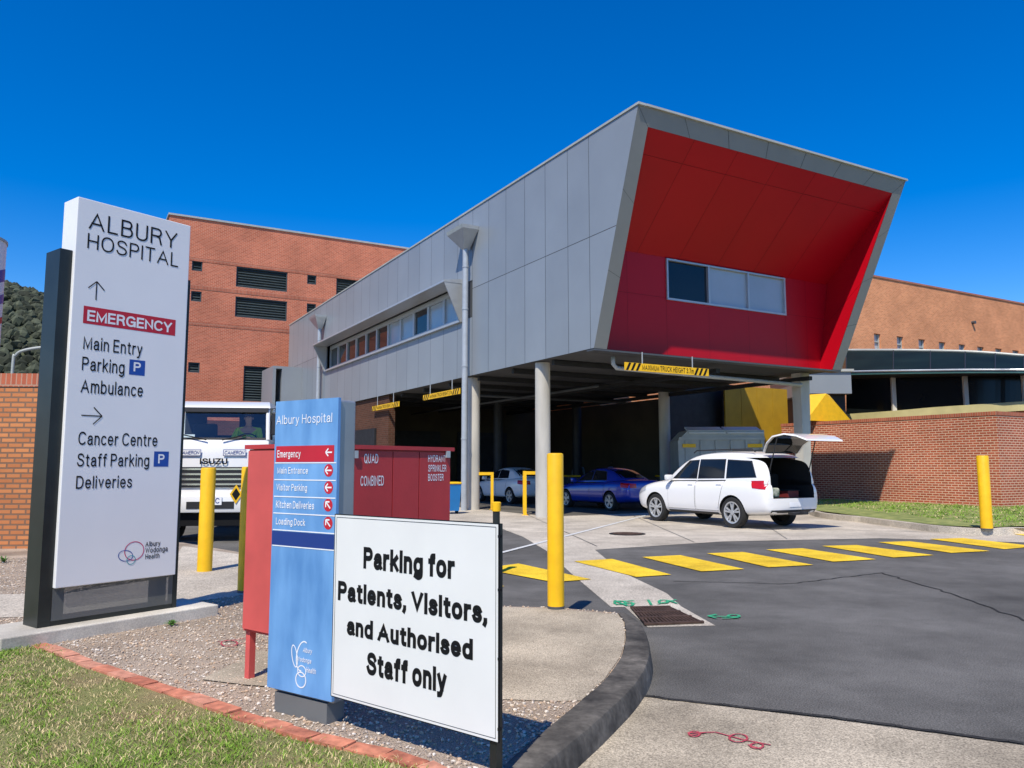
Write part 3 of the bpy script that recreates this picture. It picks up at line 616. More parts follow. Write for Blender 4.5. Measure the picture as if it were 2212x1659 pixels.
for u,v,m_ in ((.32,3.1,'conc_col'),(.32,7.7,'conc_col'),(8.95,7.7,'conc_col'),(5,14.5,'darksteel'),(9.3,14.5,'darksteel')):
    MB().tube([(u,v,0),(u,v,ZL-.02)],.225,24).build('column',M[m_],wing,smooth='auto')
MB().hexa([(9.10,1.0,0),(9.42,1.0,0),(9.42,1.32,0),(9.10,1.32,0),(9.03,.95,ZL-.02),(9.47,.95,ZL-.02),(9.47,1.32,ZL-.02),(9.03,1.32,ZL-.02)]).build('column',M['conc_col'],wing)
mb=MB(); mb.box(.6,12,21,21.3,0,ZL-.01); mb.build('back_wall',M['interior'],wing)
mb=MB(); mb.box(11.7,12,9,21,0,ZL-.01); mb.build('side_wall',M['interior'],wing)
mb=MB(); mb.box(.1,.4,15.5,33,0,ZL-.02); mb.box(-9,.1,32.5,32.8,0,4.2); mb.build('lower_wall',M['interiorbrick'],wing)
mb=MB(); mb.box(9.9,14.2,8.6,8.9,0,ZL+.5); mb.build('dock_screen_wall',M['darksteel'],wing)
for u0 in (2.0,6.0):
    q=MB(); q.box(u0,u0+3,20.9,20.97,0,3.3)
    for k in range(14): q.box(u0,u0+3,20.86,20.9,.1+k*.23,.2+k*.23)
    q.build('roller_door',M['darksteel'],wing)
q=MB(); q.box(.0,.095,17,21,0,3.2); q.build('roller_door',M['darksteel'],wing)
pvc=mat('pvc',(.4,.42,.42),.5)
q=MB(); q.tube([(1.0,.5,4.5),(1.0,.5,4.30),(1.15,.55,4.2),(9.0,.9,4.16),(9.0,1.0,4.16)],.06,12); q.build('drain_pipe',pvc,wing,smooth=True)
for pl in ([(3,4,4.1),(3,20,4.1)],[(0.9,9,4.1),(8,9,4.1)]):
    q=MB(); q.tube(pl,.045,8); q.build('service_pipe',M['soffit'],wing,smooth=True)
u_,z_=onA(1310,902,17); q=MB(); q.box(u_-.7,u_+.7,16.9,17.05,z_-.04,z_+.04); q.build('strip_light',M['lamp'],wing)
u0,z1=onA(590,790,30); u1,_=onA(657,790,30); _,z0=onA(640,862,30)
pb=MB(); 
for a in ((u0,u1,z1-.15,z1),(u0,u1,z0-2,z0-1.85)): pb.box(a[0],a[1],30,33,a[2],a[3])
pb.box(u0,u0+.18,30.002,33,z0-1.85,z1-.15); pb.box(u1-1.3,u1,30.002,33,z0-1.85,z1-.15); pb.face([(u0,32,z0-2),(u1,32,z0-2),(u1,32,z1),(u0,32,z1)])
pb.build('wall_portal',M['clad'][1],wing)
# ---------------- brick buildings ----------------
VBk=34.6
bb=thing('brick_building','tall red brick hospital block with dark louvred openings behind the grey wing','building',W(0,VBk)[:],BA)
def rA(x0,y0,x1,y1,v): 
    a,c=onA(x0,y0,v); b,_=onA(x1,y0,v); _,d=onA(x0,y1,v); return [a,b,d,c]
ul,zt=onA(367,460,VBk)
lou=[rA(511,575,622,619,VBk),rA(509,640,621,684,VBk),rA(727,599,800,640,VBk),rA(727,664,800,705,VBk),rA(527,790,594,866,VBk)]
sm=[rA(415,562,438,584,VBk),rA(413,628,436,650,VBk),rA(664,593,684,613,VBk),rA(663,655,683,675,VBk),rA(407,782,432,804,VBk)]
mb=MB(); wall_holes(mb,ul,32,0,zt-.12,lou+sm,0,.3)
mb.face([(ul,0,0),(ul,25,0),(ul,25,zt-.12),(ul,0,zt-.12)]); mb.face([(32,0,0),(32,25,0),(32,25,zt-.12),(32,0,zt-.12)]); mb.face([(ul,25,0),(32,25,0),(32,25,zt-.12),(ul,25,zt-.12)])
mb.build('wall',M['brickred'],bb,norm=False)
mb=MB(); mb.face([(ul,0,zt-.11),(32,0,zt-.11),(32,25,zt-.11),(ul,25,zt-.11)]); mb.box(ul-.08,32,-.08,.3,zt-.115,zt); mb.box(ul-.08,ul+.3,.31,25,zt-.115,zt); mb.build('roof_coping',M['coping'],bb)
for pz in (562,622,700):
    _,z=onA(440,pz,VBk); q=MB(); q.box(ul-.03,32,-.02,-.001,z-.12,z+.12); q.build('brick_band',M['bricksold'],bb)
for hx in lou+sm:
    fr_=MB(); a,b,c,d=hx; e=.07
    fr_.box(a+.003,a+e,.06,.2,c+.003,d-.003); fr_.box(b-e,b-.003,.06,.2,c+.003,d-.003); fr_.box(a+e,b-e,.061,.2,c+.003,c+e); fr_.box(a+e,b-e,.061,.2,d-e,d-.003)
    wo=fr_.build('window',M['louvre'],bb); s=MB(); n=max(3,int((d-c)/.17))
    for k in range(n):
        z=c+e+(d-c-2*e)*(k+.5)/n; s.hexa([(a+e,.09,z-.05),(b-e,.09,z-.05),(b-e,.11,z-.05),(a+e,.11,z-.05),(a+e,.19,z+.05),(b-e,.19,z+.05),(b-e,.21,z+.05),(a+e,.21,z+.05)])
    s.face([(a,.28,c),(b,.28,c),(b,.28,d),(a,.28,d)]); s.build('louvre',M['louvre'],wo)
VO=16
ob=thing('brick_building','orange brick building with a row of small windows behind the curved glass building','building',W(0,VO)[:],BA)
oa,oz=onA(1900,600,VO); oe=oa+34
_,oz=onA(2212,655,VO)
hs_=[rA(x,y,x+14,y+34,VO) for x,y in ((1888,720),(1937,726),(1984,732),(2028,738),(2071,743),(2111,748),(2150,752),(2187,756))]
mb=MB(); wall_holes(mb,11.8,oe,0,oz-.12,hs_,0,.3); mb.face([(11.8,0,0),(11.8,20,0),(11.8,20,oz-.12),(11.8,0,oz-.12)]); mb.face([(oe,0,0),(oe,20,0),(oe,20,oz-.12),(oe,0,oz-.12)]); mb.face([(11.8,20,0),(oe,20,0),(oe,20,oz-.12),(11.8,20,oz-.12)]); mb.build('wall',M['brickorange'],ob,norm=False)
mb=MB(); mb.box(11.7,oe,-.06,20,oz-.12,oz); mb.build('roof_coping',M['bricksold'],ob)
for hx in hs_:
    a,b,c,d=hx; q=MB(); q.box(a+.01,a+.09,.12,.2,c+.01,d-.01); q.box(b-.09,b-.01,.12,.2,c+.01,d-.01); q.box(a+.09,b-.09,.121,.2,(c+d)/2-.03,(c+d)/2+.03); wo=q.build('window',M['coping'],ob); q=MB(); q.face([(a,.22,c),(b,.22,c),(b,.22,d),(a,.22,d)]); q.build('pane',M['blind'],wo,norm=False)
    q=MB(); q.box(a-.1,b+.1,-.09,.1,c-.1,c-.005); q.build('sill',M['bricksold'],wo)
mb=MB(); uu,zz=onA(2100,700,VO); mb.tube([(uu,-.25,zz+.1),(uu,0,zz+.1)],.12,10); mb.build('wall_lamp',M['dirt'],ob)
pxs=[1828,1930,2010,2085,2150,2212,2350,2500]; dep=[37,35.2,34.2,33.3,32.6,32,31.2,30.8]
rs=[897,890,883,878,874,870,864,860]; rt=[820,817,815,814,813,812,812,813]; rf=[803,801,800,799,799,799,801,804]; rr=[757,757,758,760,764,769,778,790]
cg=thing('glass_building','low curved building with dark strip glazing and sloping glass roof above the right brick wall','building',(0,0,0))
S_=[P(a,b,d) for a,b,d in zip(pxs,rs,dep)]; T_=[P(a,b,d) for a,b,d in zip(pxs,rt,dep)]; Fb=[P(a,b+7,d-1.0) for a,b,d in zip(pxs,rf,dep)]; Ft=[P(a,b,d-1.0) for a,b,d in zip(pxs,rf,dep)]; Rr=[P(a,b,d+3.5) for a,b,d in zip(pxs,rr,dep)]
def ribbon(a,b,m,name,par,n=5):
    a=smoothline(a,n); b=smoothline(b,n); q=MB()
    for i in range(len(a)-1): q.face([a[i],a[i+1],b[i+1],b[i]])
    return q.build(name,m,par,norm=False,smooth=True)
ribbon(S_,T_,M['canopyglass'],'glazing',cg); ribbon(T_,Fb,M['darksteel'],'eave_soffit',cg); ribbon(Fb,Ft,M['teal'],'fascia',cg); ribbon(Ft,Rr,M['roofglass'],'glass_roof',cg)
for k in range(len(Ft)): q=MB(); q.tube([Ft[k]+Vector((0,0,.03)),Rr[k]+Vector((0,0,.03))],.025,6); q.build('glazing_bar',M['darksteel'],cg)
q=MB(); q.tube(smoothline([p+Vector((0,-.1,0)) for p in Rr],5),.07,8); q.build('roof_rim',M['coping'],cg)
q=MB(); q.tube(smoothline([p+Vector((0,-.1,-.22)) for p in Rr],5),.05,8); q.build('roof_rim_trim',M['teal'],cg)
q=MB(); q.tube(smoothline(Ft,5),.05,8); q.build('gutter',M['alu'],cg)
SB=[Vector((p.x,p.y,0)) for p in S_]; ribbon(SB,S_,M['brickwall'],'base_wall',cg)
q=MB(); ss=smoothline([p+Vector((-.1,-.18,-.12)) for p in S_],5); q.loft([[p+Vector((0,-.1,-.22)),p+Vector((0,.3,-.22)),p+Vector((0,.3,.16)),p+Vector((0,-.1,.16))] for p in ss]); q.build('sill_beam',M['cream'],cg)
for k in (1,3,5,6):
    q=MB(); a=S_[k];b=T_[k]; q.box(a.x-.09,a.x+.09,a.y-.16,a.y-.03,a.z,b.z+.05); q.build('mullion',M['conc_col'],cg)
back=[Vector((p.x+2,p.y+9,p.z-.1)) for p in Rr]; ribbon(Rr,back,M['coping'],'roof',cg)
rwll=thing('brick_wall','red brick retaining wall beside the grass verge on the right','wall',W(15.35,-1.8)[:],BA)
zt=3.35
MB().box(0,.35,0.0,9.2,0,zt-.13).build('wall',M['brickwall'],rwll)
MB().box(.352,16,0.0,.35,0,zt-.132).build('return_wall',M['brickwall'],rwll)
MB().box(-.02,.37,-.02,9.22,zt-.13,zt).box(.371,16,-.02,.37,zt-.13,zt).build('coping',M['bricksold'],rwll)
u0,z1=onA(1565,832,8); u1,_=onA(1700,835,8)
t=thing('yellow_screen','dull yellow panelled screen behind the grey skip in the dock','screen',W(u0,8)[:],BA)
wdt=u1-u0
for k in range(4): q=MB(); q.box(k*wdt/4+.01,(k+1)*wdt/4-.01,0,.08,2.4,z1); q.build('panel',M['tarp'],t)
for k in range(5): q=MB(); q.box(k*wdt/4-.03,k*wdt/4+.03,.081,.16,0,z1); q.build('post',M['darksteel'],t)
pts=[P(1738,853,33),P(1785,850,33),P(1838,912,33.5),P(1742,908,32.5)]
t=thing('yellow_awning','bright yellow sloping awning between the column and the right brick wall','awning',tuple(pts[3])); o_=pts[3]
q=MB(); pp=[p-o_ for p in pts]; bk=[p+Vector((.5,.9,0)) for p in pp]
q.loft([pp,bk]); q.build('canvas',M['yellow'],t)
q=MB(); q.tube([pp[3]+Vector((0,0,.02)),pp[3]-Vector((0,0,o_.z))],.05,8); q.build('leg',M['dirt'],t)
a=P(1742,803,35);b=P(1838,803,35);c=P(1838,850,35)
t=thing('link_roof','small grey metal roof box behind the red recessed end','building',(a.x,a.y,0))
MB().box(0,b.x-a.x,0,5,c.z,a.z).build('wall',M['clad'][0],t); MB().box(-.1,b.x-a.x+.1,-.1,5,a.z+.002,a.z+.12).build('roof',M['coping'],t); MB().box(.3,b.x-a.x-.1,.5,4.5,0,c.z-.005).build('lower_wall',M['darksteel'],t)
wl=thing('brick_wall','orange brick garden wall at the far left behind the tall sign','wall',(-6.65,13.4,0),R(3))
MB().box(-14,0,0,.3,0,2.85).build('wall',M['brickleft'],wl); MB().box(-14,.0,-.015,.315,2.852,3.08).build('coping',M['bricksold'],wl)
tw=P(-90,512,30); t=thing('cylindrical_tower','white round tower with blue and red curved graphics at the left picture edge','tower',(tw.x,tw.y,0))
MB().lathe([(1.62,0),(1.62,tw.z-.1)],40).build('shaft',M['white'],t,smooth='auto'); MB().lathe([(1.66,tw.z-.098),(1.66,tw.z)],40).build('cap_ring',M['coping'],t)
for (ya,yb,m,nm) in ((585,612,'pblue','blue_band'),(640,660,'pblue','blue_band'),(690,704,'signred','red_band')):
    za=P(5,ya,30).z; zb=P(5,yb,30).z; q=MB(); n=60
    for k in range(n):
        a0=2*math.pi*k/n;a1=2*math.pi*(k+1)/n; s0=.3*math.sin(a0*2);s1=.3*math.sin(a1*2)
        q.face([(1.63*math.cos(a0),1.63*math.sin(a0),zb+s0),(1.63*math.cos(a1),1.63*math.sin(a1),zb+s1),(1.63*math.cos(a1),1.63*math.sin(a1),za+s1),(1.63*math.cos(a0),1.63*math.sin(a0),za+s0)])
    q.build(nm,M[m],t)
p1=P(27,800,26); p2=P(34,768,26); p3=P(55,756,26); p4=P(102,749,26)
t=thing('street_lamp','pale curved arm street lamp beyond the left brick wall','street lamp',(p1.x,p1.y,0)); q=MB()
pl=smoothline([Vector((0,0,0)),p1-Vector((p1.x,p1.y,0)),p2-Vector((p1.x,p1.y,0)),p3-Vector((p1.x,p1.y,0)),p4-Vector((p1.x,p1.y,0))],6); q.tube(pl,[.05]*len(pl),8); q.build('pole',M['coping'],t,smooth=True)
e=p4-Vector((p1.x,p1.y,0)); MB().box(e.x-.15,e.x+.25,-.1,.1,e.z-.04,e.z+.05).bevel(.02).build('lamp_head',M['coping'],t)
def hz(x): return np.interp(x,[-700,-300,0,30,60,108,300,800],[700,640,618,622,632,648,700,800])
q=MB(); Yh=520; cols=60; rows=10; vs=[]; hill_top=[]
for i in range(cols):
    px=-700+1500*i/(cols-1); p=P(px,hz(px),Yh); hill_top.append(p)
    vs.append([q.bm.verts.new((p.x*(.75+.25*j/(rows-1)),Yh*(.72+.28*j/(rows-1)),p.z*math.sin(j/(rows-1)*math.pi/2)-2)) for j in range(rows)]+[q.bm.verts.new((p.x*1.2,Yh*1.3,-2))])
for i in range(cols-1):
    for j in range(rows): q.bm.faces.new((vs[i][j],vs[i+1][j],vs[i+1][j+1],vs[i][j+1]))
struct(q.build('hill',mat('hill_scrub',(.055,.065,.035),.95,0,.4,.05,detail=8),smooth=True),'wooded hill on the left horizon')
n=2800; V=[];Fc=[];CC=[]; base=0
for k in range(n):
    i=random.uniform(16,40); i0=int(i); t_=i-i0; j=random.uniform(.15,1.0); a=hill_top[i0].lerp(hill_top[i0+1],t_)
    c=np.array([a.x*(.75+.25*j),Yh*(.72+.28*j),a.z*math.sin(j*math.pi/2)-1.0]); s=random.uniform(1.6,3.8)
    vv=iv*np.random.uniform(.6,1.35,(12,3))*s; V.append(vv+c); Fc.append(ifc+base); base+=12
    CC.append(np.tile(np.array([.060,.068,.044])*random.uniform(.4,1.6),(12,1)))
struct(raw_mesh('hill_woodland',np.concatenate(V),np.concatenate(Fc),np.concatenate(CC),M['stone']),'dull green eucalypt woodland covering the hill','trees','stuff')
# ---------------- pylon sign ----------------
fr=Fo((-3.67,6.4),(.6,.8),ZB); py=thing('pylon_sign','tall white ALBURY HOSPITAL direction sign on charcoal frame and concrete plinth','sign',(fr.o.x,fr.o.y,ZB),fr.rz)
Wp=1.026; z0,z1=.52-ZB,3.77-ZB
MB().box(0,Wp,0,.26,z0,z1).bevel(.006,2).build('sign_panel',M['white'],py)
_,zp=fr.loc(150,537)
MB().box(-.10,-.003,.04,.30,.10,zp).build('side_post',M['charcoal'],py); MB().box(Wp+.003,Wp+.045,.04,.12,.10,zp-.05).build('side_post',M['charcoal'],py)
MB().box(.02,.10,.06,.2,.10,z0-.002).build('leg',M['charcoal'],py); MB().box(Wp-.14,Wp-.05,.06,.2,.10,z0-.002).build('leg',M['charcoal'],py)
MB().box(-.099,Wp+.044,.045,.29,.102,.14).build('base_rail',M['charcoal'],py)
q=MB(); q.face([(-.0,.04,.14),(Wp,.04,.14),(Wp,.04,z0),(0,.04,z0)]); q.build('perforated_screen',M['perf'],py)
MB().box(-.42,Wp+.36,-.14,.46,-.1,.10).bevel(.01).build('plinth',M['plinth'],py)
T=lambda s,a,b,c,d,m='black',t=.058,**k: text_px(py,fr,s,a,b,c,d,M[m],-.0022,t,**k)
T('ALBURY',193,456,494,385,t=.05); T('HOSPITAL',190,503,536,387,t=.05)
def rectp(root,fr,xl,yt,yb,xr,m,y,name):
    x0,za=fr.loc(xl,yt); _,zb=fr.loc(xl,yb); x1,_=fr.loc(xr,(yt+yb)/2); q=MB(); q.face([(x0,y,zb),(x1,y,zb),(x1,y,za),(x0,y,za)]); return q.build(name,m,root,norm=False)
rectp(py,fr,181,660,698,380,M['signred'],-.0012,'red_bar'); T('EMERGENCY',189,669,693,373,'ltxt',t=.09)
for s,a,b,c,d in (('Main Entry',181,725,761,308),('Parking',178,770,807,269),('Ambulance',175,818,848,309),('Cancer Centre',170,932,961,340),('Staff Parking',167,979,1015,322),('Deliveries',165,1028,1056,285)): T(s,a,b,c,d,t=.062)
for xl,yt,yb,xr in ((280,776,809,313),(333,975,1008,364)):
    rectp(py,fr,xl,yt,yb,xr,M['pblue'],-.0012,'parking_symbol'); T('P',xl+9,yt+6,yb-7,xr-9,'ltxt',t=.09)
def arrow(root,cx,cz,size,ang,m,wd,y=-.0022,name='arrow'):
    q=MB(); ca_,sa=math.cos(ang),math.sin(ang)
    def ln(a,b,y):
        a=Vector((a[0]*ca_-a[1]*sa,0,a[0]*sa+a[1]*ca_))*size;b=Vector((b[0]*ca_-b[1]*sa,0,b[0]*sa+b[1]*ca_))*size; d=(b-a).normalized(); n=Vector((-d.z,0,d.x))*wd/2
        q.face([Vector((cx,y,cz))+p for p in (a-n,b-n,b+n,a+n)])
    ln((-.5,0),(.5,0),y); ln((.5,0),(.08,.42),y-.0003); ln((.5,0),(.08,-.42),y-.0006); return q.build(name,m,root)
x,z=fr.loc(208,628); arrow(py,x,z,.16,math.pi/2,M['black'],.009); x,z=fr.loc(198,898); arrow(py,x,z,.17,0,M['black'],.009)
def ringp(root,cx,cz,rx,rz,m,wd,y,a0=0,a1=360,name='logo',rot=0):
    q=MB(); n=40; cr_,sr=math.cos(R(rot)),math.sin(R(rot))
    def pp(r1,r2,t): x,z=r1*math.cos(t),r2*math.sin(t); return (cx+x*cr_-z*sr,y,cz+x*sr+z*cr_)
    for k in range(n):
        t0=R(a0+(a1-a0)*k/n);t1=R(a0+(a1-a0)*(k+1)/n)
        q.face([pp(rx-wd,rz-wd,t0),pp(rx-wd,rz-wd,t1),pp(rx,rz,t1),pp(rx,rz,t0)])
    return q.build(name,m,root,norm=False)
x,z=fr.loc(290,1190); ringp(py,x,z,.088,.082,M['pink'],.007,-.0016); ringp(py,x-.075,z-.035,.066,.048,M['pblue'],.006,-.0020,rot=-12); ringp(py,x-.025,z-.075,.040,.040,M['tealp'],.006,-.0024)
T('Albury',314,1170,1184,346,t=.07); T('Wodonga',314,1183,1198,362,t=.07); T('Health',314,1197,1208,344,t=.07)
# ---------------- blue sign ----------------
fb=Fo((-1.396,4.6),(.83,-.56),ZB); bs=thing('directory_sign','faded blue hospital directory sign with white arrows on a grey post','sign',(fb.o.x,fb.o.y,ZB),fb.rz)
Wb=.525; zb0,zb1=.25-ZB,1.878-ZB
MB().box(0,Wb,0,.02,zb0,zb1).build('sign_panel',M['signblue'],bs)
MB().box(.03,Wb-.012,.022,.15,zb0-.02,zb1-.01).bevel(.012).build('post_case',mat('grey_case',(.34,.36,.37),.4,.4,.08,4),bs)
MB().box(.05,Wb-.05,.015,.14,0,zb0-.022).build('post_base',M['basegrey'],bs)
T=lambda s,a,b,c,d,m='ltxt',t=.06,**k: text_px(bs,fb,s,a,b,c,d,M[m],-.0022,t,**k)
T('Albury Hospital',598,898,922,718,t=.05); rectp(bs,fb,597,964,998,722,M['signred'],-.0010,'red_bar')
for s,a,b,c,d in (('Emergency',600,973,992,650),('Main Entrance',600,1009,1023,666),('Visitor Parking',598,1045,1063,664),('Kitchen Deliveries',597,1081,1097,679),('Loading Dock',597,1118,1136,660)): T(s,a,b,c,d,t=.068)
for i,(xx,yy,an) in enumerate(((711,977,180),(710,1016,180),(710,1053,180),(709,1091,135),(709,1130,135))):
    x,z=fb.loc(xx,yy); 
    if i:
        q=MB(); q.face([(x+.035*math.cos(2*math.pi*k/20),-.0012,z+.035*math.sin(2*math.pi*k/20)) for k in range(20)]); q.build('arrow_disc',M['signred'],bs,norm=False)
    arrow(bs,x,z,.05,R(an),M['ltxt'],.008,-.0022)
for yy in (1000,1036,1072,1108,1144,1178):
    x0,z=fb.loc(595,yy); q=MB(); q.face([(.01,-.0018,z-.003),(Wb-.005,-.0018,z-.003),(Wb-.005,-.0018,z+.003),(.01,-.0018,z+.003)]); q.build('rule_line',M['ltxt'],bs,norm=False)
rectp(bs,fb,588,1146,1176,722,M['signnavy'],-.0012,'navy_band')
x,z=fb.loc(650,1435)
ringp(bs,x+.012,z+.045,.050,.085,M['ltxt'],.007,-.0012,75,285,rot=-14); ringp(bs,x-.052,z+.038,.024,.062,M['ltxt'],.006,-.0015,rot=14); ringp(bs,x+.010,z-.035,.036,.032,M['ltxt'],.006,-.0018); ringp(bs,x+.004,z-.082,.044,.044,M['ltxt'],.007,-.0021)
T('Albury',655,1398,1411,675,shear=.2,t=.07); T('Wodonga',643,1417,1430,673,shear=.2,t=.07); T('Health',662,1440,1452,683,shear=.2,t=.07)
# ---------------- parking board ----------------
fk=Fo((-.957,4.28),(.785,-.619),ZB); pk=thing('parking_board','white Parking for Patients Visitors and Authorised Staff only board on black posts','sign',(fk.o.x,fk.o.y,ZB),fk.rz)
Wk=1.14; zk0,zk1=.292-ZB,1.238-ZB
MB().box(0,Wk,0,.008,zk0,zk1).build('board',M['whiteboard'],pk)
MB().box(-.004,.0,-.001,.009,zk0-.003,zk1+.003).box(Wk,Wk+.004,-.001,.009,zk0-.003,zk1+.003).box(0,Wk,-.001,.009,zk1,zk1+.004).box(0,Wk,-.001,.009,zk0-.004,zk0).build('edge_trim',M['black'],pk)
q=MB(); g=.012; wl_=.0025
for a in ((g,Wk-g,zk0+g,zk0+g+wl_),(g,Wk-g,zk1-g-wl_,zk1-g),(g,g+wl_,zk0+g+wl_,zk1-g-wl_),(Wk-g-wl_,Wk-g,zk0+g+wl_,zk1-g-wl_)): q.face([(a[0],-.0012,a[2]),(a[1],-.0012,a[2]),(a[1],-.0012,a[3]),(a[0],-.0012,a[3])])
q.build('border_line',M['black'],pk,norm=False)
MB().box(Wk-.055,Wk-.015,.0095,.05,-.05,zk1+.0).build('post',M['charcoal'],pk)
for z in (zk0+.05,zk0+.35,zk0+.65,zk1-.06): MB().box(Wk-.0,Wk+.012,-.004,.012,z,z+.012).build('cable_tie',M['black'],pk)
T=lambda s,a,b,c,d: text_px(pk,fk,s,a,b,c,d,M['black'],-.0012,.118)
T('Parking for',786,1181,1238,983); T('Patients, Visitors,',731,1254,1303,1053); T('and Authorised',750,1331,1371,1022); T('Staff only',792,1407,1467,966)
# ---------------- red cabinet ----------------
fc=Fo((-1.285,4.88),(.6,.8),ZB); cb=thing('hydrant_cabinet','red metal QUAD COMBINED hydrant sprinkler booster cabinet on short legs','cabinet',(fc.o.x,fc.o.y,ZB),fc.rz)
Lc=1.37; D=.6; c0,c1_=.43-ZB,1.64-ZB
MB().box(.01,Lc-.01,.01,D,c0,c1_-.03).build('body',M['cabred'],cb)
MB().box(-.015,Lc+.02,-.015,D+.02,c1_-.028,c1_).build('lid',M['cabred'],cb)
_x1,_=fc.loc(848,1000); _x2,_=fc.loc(905,1000)
xs=[.012,_x1,_x2,Lc-.012]
for a,b in zip(xs,xs[1:]): MB().box(a+.004,b-.004,-.003,.009,c0+.01,c1_-.04).build('door',M['cabred'],cb)
MB().box(-.012,.008,.03,D-.02,c0+.02,c1_-.04).build('end_panel',M['cabred2'],cb)
for a,b in ((0.02,.04),(0.02,D-.06),(Lc-.06,.04),(Lc-.06,D-.06)): MB().box(a,a+.045,b,b+.045,0,c0).build('leg',M['cabred2'],cb)
T=lambda s,a,b,c,d: text_px(cb,fc,s,a,b,c,d,M['ltxt'],-.0045,.075)
T('QUAD',786,980,1002,816); T('COMBINED',778,1028,1050,828); T('HYDRANT',924,983,998,962); T('SPRINKLER',924,1004,1019,963); T('BOOSTER',924,1024,1039,957)
for px_ in (765,965):
    x,z=fc.loc(px_,980); MB().box(x-.02,x+.02,-.02,-.004,z-.03,z+.02).build('latch',M['alu'],cb)
# ---------------- bollards ----------------
def bollard(px,pyb,pyt,z,r,label):
    g=G(px,pyb,z); top=P(px,pyt,g.y).z; h=top-z
    t=thing('bollard',label,'bollard',(g.x,g.y,z),0,'yellow steel bollards')
    q=MB(); q.lathe([(r,0),(r,h-.02),(r*.94,h-.006),(r*.8,h)],28); q.build('post',M['yellow'],t,smooth='auto')
    MB().lathe([(r*1.01,0.0),(r*1.01,.03)],28).build('base_collar',M['dirt'],t,smooth='auto')
bollard(441,1251,1010,.02,.095,'tall yellow bollard on the footpath just right of the tall white sign')
bollard(530,1280,1008,ZB,.085,'yellow bollard half hidden behind the left end of the red cabinet')
bollard(1201,1315,979,ZB,.082,'tall yellow bollard on the kerb island nearest the camera')
bollard(2132,1144,984,.13,.12,'yellow bollard on the kerb at far right by the grass verge')
g=G(1072,1240,.0); t=thing('bollard_stub','short black post with yellow cap showing above the parking board','bollard',(g.x,g.y,0)); zt=P(1072,1084,g.y).z
MB().lathe([(.05,0),(.05,zt-.13)],20).build('post',M['charcoal'],t,smooth='auto'); MB().lathe([(.062,zt-.13),(.066,zt-.01),(.05,zt)],20).build('cap',M['yellow'],t,smooth='auto')
def hoop(x0,x1,yb,yt,label):
    a=G(x0,yb);b=G(x1,yb); h=P(x0,yt,a.y).z; d=(b-a); wdt=d.length
    t=thing('barrier_hoop',label,'barrier',tuple(a),math.atan2(d.y,d.x),'yellow steel hoops guarding the columns'); s=.05
    q=MB()
    for dx_ in (0,wdt): q.box(dx_-s,dx_+s,-s,s,0,h-2*s)
    q.box(-s,wdt+s,-s,s,h-2*s,h); q.box(-s,s,s,1.2,h-2*s,h); q.box(-s,s,1.2-2*s,1.2,0,h-2*s); q.build('frame',M['yellow'],t)
    for dx_ in (0,wdt): MB().box(dx_-.1,dx_+.1,-.1,.1,0,.015).build('foot_plate',M['yellow'],t)
hoop(1004,1063,1101,1020,'yellow square tube hoop in front of the second dock column')
hoop(1134,1196,1113,1018,'yellow square tube hoop in front of the first dock column')
g=G(976,1110); t=thing('wheelie_bin','blue wheelie bin standing left of the second dock column','bin',tuple(g),R(20))
q=MB(); q.loft([[(-.18,-.2,.1),(.18,-.2,.1),(.18,.2,.1),(-.18,.2,.1)],[(-.23,-.26,.93),(.23,-.26,.93),(.23,.26,.93),(-.23,.26,.93)]]); q.build('body',M['bluebin'],t)
MB().box(-.24,.24,-.29,.29,.935,1.0).bevel(.02).build('lid',M['yellow'],t)
for s in (-1,1): MB().lathe([(.1,-.03),(.1,.03)],16,'x',(s*.22,.22,.1)).build('wheel',M['tyre'],t)
# ---------------- height bars ----------------
def heightbar(fr2,x0,x1,z0,z1,label,ztop):
    o=fr2.o+fr2.r*x0; L_=x1-x0; H_=z1-z0
    t=thing('height_bar',label,'sign',(o.x,o.y,z0),fr2.rz,'yellow truck height warning bars hanging at the dock')
    MB().box(0,L_,0,.03,0,H_).build('bar',M['yellow'],t)
    for side in (0,1):
        for k in range(3):
            q=MB(); s=(.03+k*.19)*L_/3.4; b=s if side==0 else L_-s-.22*L_/3.4; w_=.09*L_/3.4; sh=.12*L_/3.4
            q.face([(b,-.003,0.005),(b+w_,-.003,.005),(b+w_+sh,-.003,H_-.005),(b+sh,-.003,H_-.005)]); q.build('hazard_stripe',M['black'],t,norm=False)
    text_rect(t,'MAXIMUM TRUCK HEIGHT 3.7m',L_*.195,L_*.81,H_*.18,H_*.84,M['black'],-.003,.075)
    for f in (.2,.8): 
        q=MB(); q.tube([(L_*f,.015,H_),(L_*f,.015,ztop-z0)],.018,6); q.build('chain',M['alu'],t)
fA=Fo(W(0,-.07)[:2],(Bv.x,Bv.y)); a,za=fA.loc(1350,782); b,_=fA.loc(1531,806); _,zb_=fA.loc(1350,799)
heightbar(fA,a,b,zb_,za,'yellow MAXIMUM TRUCK HEIGHT bar hanging under the front of the red end',4.6)
fB=Fo(W(-.07,0)[:2],(-Av.x,-Av.y))
for (x0,y0,y0b,x1,lab) in ((914,854,865,993,'middle yellow truck height bar hanging left of the second column'),(804,878,888,862,'small yellow truck height bar hanging further back on the left side')):
    a,za=fB.loc(x0,y0); b,_=fB.loc(x1,840); _,zb_=fB.loc(x0,y0b); heightbar(fB,a,b,zb_,za,lab,4.6)
